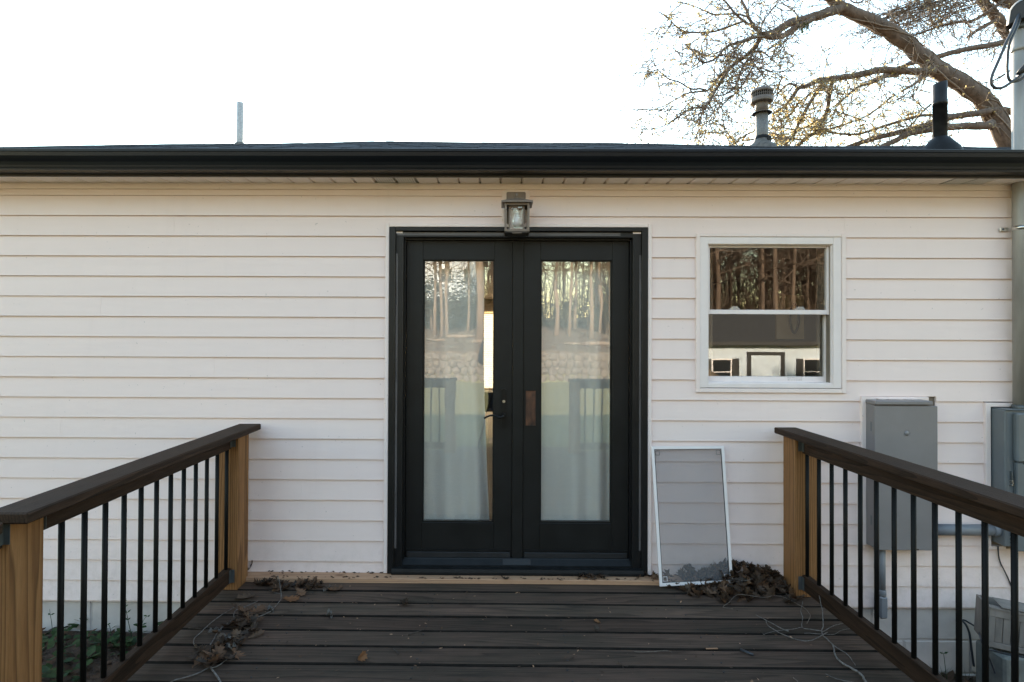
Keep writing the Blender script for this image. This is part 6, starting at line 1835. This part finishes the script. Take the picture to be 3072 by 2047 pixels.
small_house((-6.0, -58, 6.2), 0.1, 8, 6, 3.4, 1.6, 'white house high up the bank behind the bushes', [(-2.6, 1.6, 1.3, 1.5, False), (.6, 1.6, 1.2, 1.5, False), (2.8, 1.6, 1.0, 1.5, False)], M['nwhite'])
nb = small_house((13.6, -26.5, -1.25), -0.12, 11.5, 6, 2.55, 1.5, 'low white neighbour house with dark roof and dark shutters down the slope', [(-3.5, 1.1, 1.0, 1.25, True), (1.15, 1.1, 1.05, 1.25, True)], M['nwhite'], .5)
dm = MB(); ring(dm, -2.25, -.35, -.3, 2.05, .2, .2, .05, .16, 3.001, 3.06)
dm.finish('garage_frame', M['shutter'], nb).location
g_ = MB().box(-2.05, -.55, 3.002, 3.03, -.25, 1.89).finish('garage_door', M['nwhite'], nb)

# ------------------------------------------------------------------ the photographer and tripod, faint in the left pane
tri = thing('tripod', (0.0, -3.72, 0.0), 'black camera tripod on the deck behind the viewpoint', 'tripod')
MB().lathe((0, -3.68, 0), [(.016, .95), (.016, 1.36)], 10).finish('column', M['iron'], tri)
for k in range(3):
    a = 2 * math.pi * k / 3 + math.pi / 2
    MB().tube([(0, -3.68, 1.12), (.34 * math.cos(a) - .0, -3.68 + .30 * math.sin(a), .003)], [.016, .010], 8).finish('leg', M['iron'], tri)
MB().box(-.07, .07, -3.70, -3.60, 1.37, 1.46, .012).finish('camera_body', M['iron'], tri)
def skin(name, verts, edges, radii, mat, parent, root=0, sub=2):
    me = bpy.data.meshes.new(name); me.from_pydata(verts, edges, [])
    o = bpy.data.objects.new(name, me); COL.objects.link(o); o.parent = parent
    md = o.modifiers.new('Skin', 'SKIN'); md.use_smooth_shade = True
    for i, r in enumerate(radii):
        d = me.skin_vertices[0].data[i]
        d.radius = r if isinstance(r, tuple) else (r, r); d.use_root = (i == root)
    sb = o.modifiers.new('Subd', 'SUBSURF'); sb.levels = sub; sb.render_levels = sub
    me.materials.append(mat)
    return o
per = thing('person', (0.04, -4.12, 0.0), 'person in a dark navy jacket and dark trousers standing behind the tripod', 'person')
#        pelvis        chest          shoulders mid  neck           head           L sh            L elbow          L hand           R sh            R elbow         R hand          L hip            L knee          L ankle         L toe           R hip           R knee         R ankle        R toe
V = [(0, 0, .95), (0, .01, 1.22), (0, 0, 1.42), (0, .01, 1.52), (0, .03, 1.64), (-.19, 0, 1.43), (-.27, .03, 1.15), (-.17, .26, 1.18), (.19, 0, 1.43), (.27, .03, 1.15), (.17, .26, 1.18), (-.10, 0, .90), (-.12, .02, .50), (-.13, -.02, .09), (-.14, .13, .035), (.10, 0, .90), (.12, .02, .50), (.13, -.02, .09), (.14, .13, .035)]
E = [(0, 1), (1, 2), (2, 3), (3, 4), (2, 5), (5, 6), (6, 7), (2, 8), (8, 9), (9, 10), (0, 11), (11, 12), (12, 13), (13, 14), (0, 15), (15, 16), (16, 17), (17, 18)]
RD = [(.15, .11), (.17, .12), (.14, .10), .058, (.075, .10), .075, .05, .036, .075, .05, .036, .095, .065, .042, .034, .095, .065, .042, .034]
skin('body', V, E, RD, M['skin'], per)
vj = [V[0], V[1], V[2], V[5], V[6], V[7], V[8], V[9], V[10]]
skin('jacket', [(0, 0, .86), (0, .01, 1.22), (0, 0, 1.40), (-.20, 0, 1.42), (-.28, .03, 1.15), (-.19, .22, 1.175), (.20, 0, 1.42), (.28, .03, 1.15), (.19, .22, 1.175), (0, 0, 1.48)], [(0, 1), (1, 2), (2, 3), (3, 4), (4, 5), (2, 6), (6, 7), (7, 8), (2, 9)], [(.19, .145), (.20, .15), (.17, .13), .10, .07, .055, .10, .07, .055, .08], M['navy'], per)
skin('trousers', [(0, 0, .93), (-.10, 0, .86), (-.12, .02, .50), (-.13, -.02, .08), (.10, 0, .86), (.12, .02, .50), (.13, -.02, .08)], [(0, 1), (1, 2), (2, 3), (0, 4), (4, 5), (5, 6)], [(.16, .12), .115, .082, .066, .115, .082, .066], M['denim'], per)
skin('hair', [(0, .0, 1.70), (0, -.02, 1.76), (0, -.05, 1.66)], [(0, 1), (0, 2)], [(.085, .105), (.06, .07), (.07, .06)], M['hair'], per, 0, 1)
for s_ in (-1, 1):                                   # hands folded on the camera controls
    hv, he, hr = [(s_ * .17, .26, 1.18), (s_ * .155, .31, 1.19)], [(0, 1)], [.034, .036]
    for k in range(4):
        b_i = len(hv); off = (k - 1.5) * .018
        hv += [(s_ * .15, .335, 1.19 + off), (s_ * .13, .36 + .004 * (k % 2), 1.19 + off), (s_ * .105, .362, 1.188 + off)]
        he += [(1, b_i), (b_i, b_i + 1), (b_i + 1, b_i + 2)]; hr += [.010, .009, .008]
    b_i = len(hv); hv += [(s_ * .13, .30, 1.215), (s_ * .108, .325, 1.22)]; he += [(1, b_i), (b_i, b_i + 1)]; hr += [.011, .009]
    skin('hand', hv, he, hr, M['skin'], per, 0, 1)
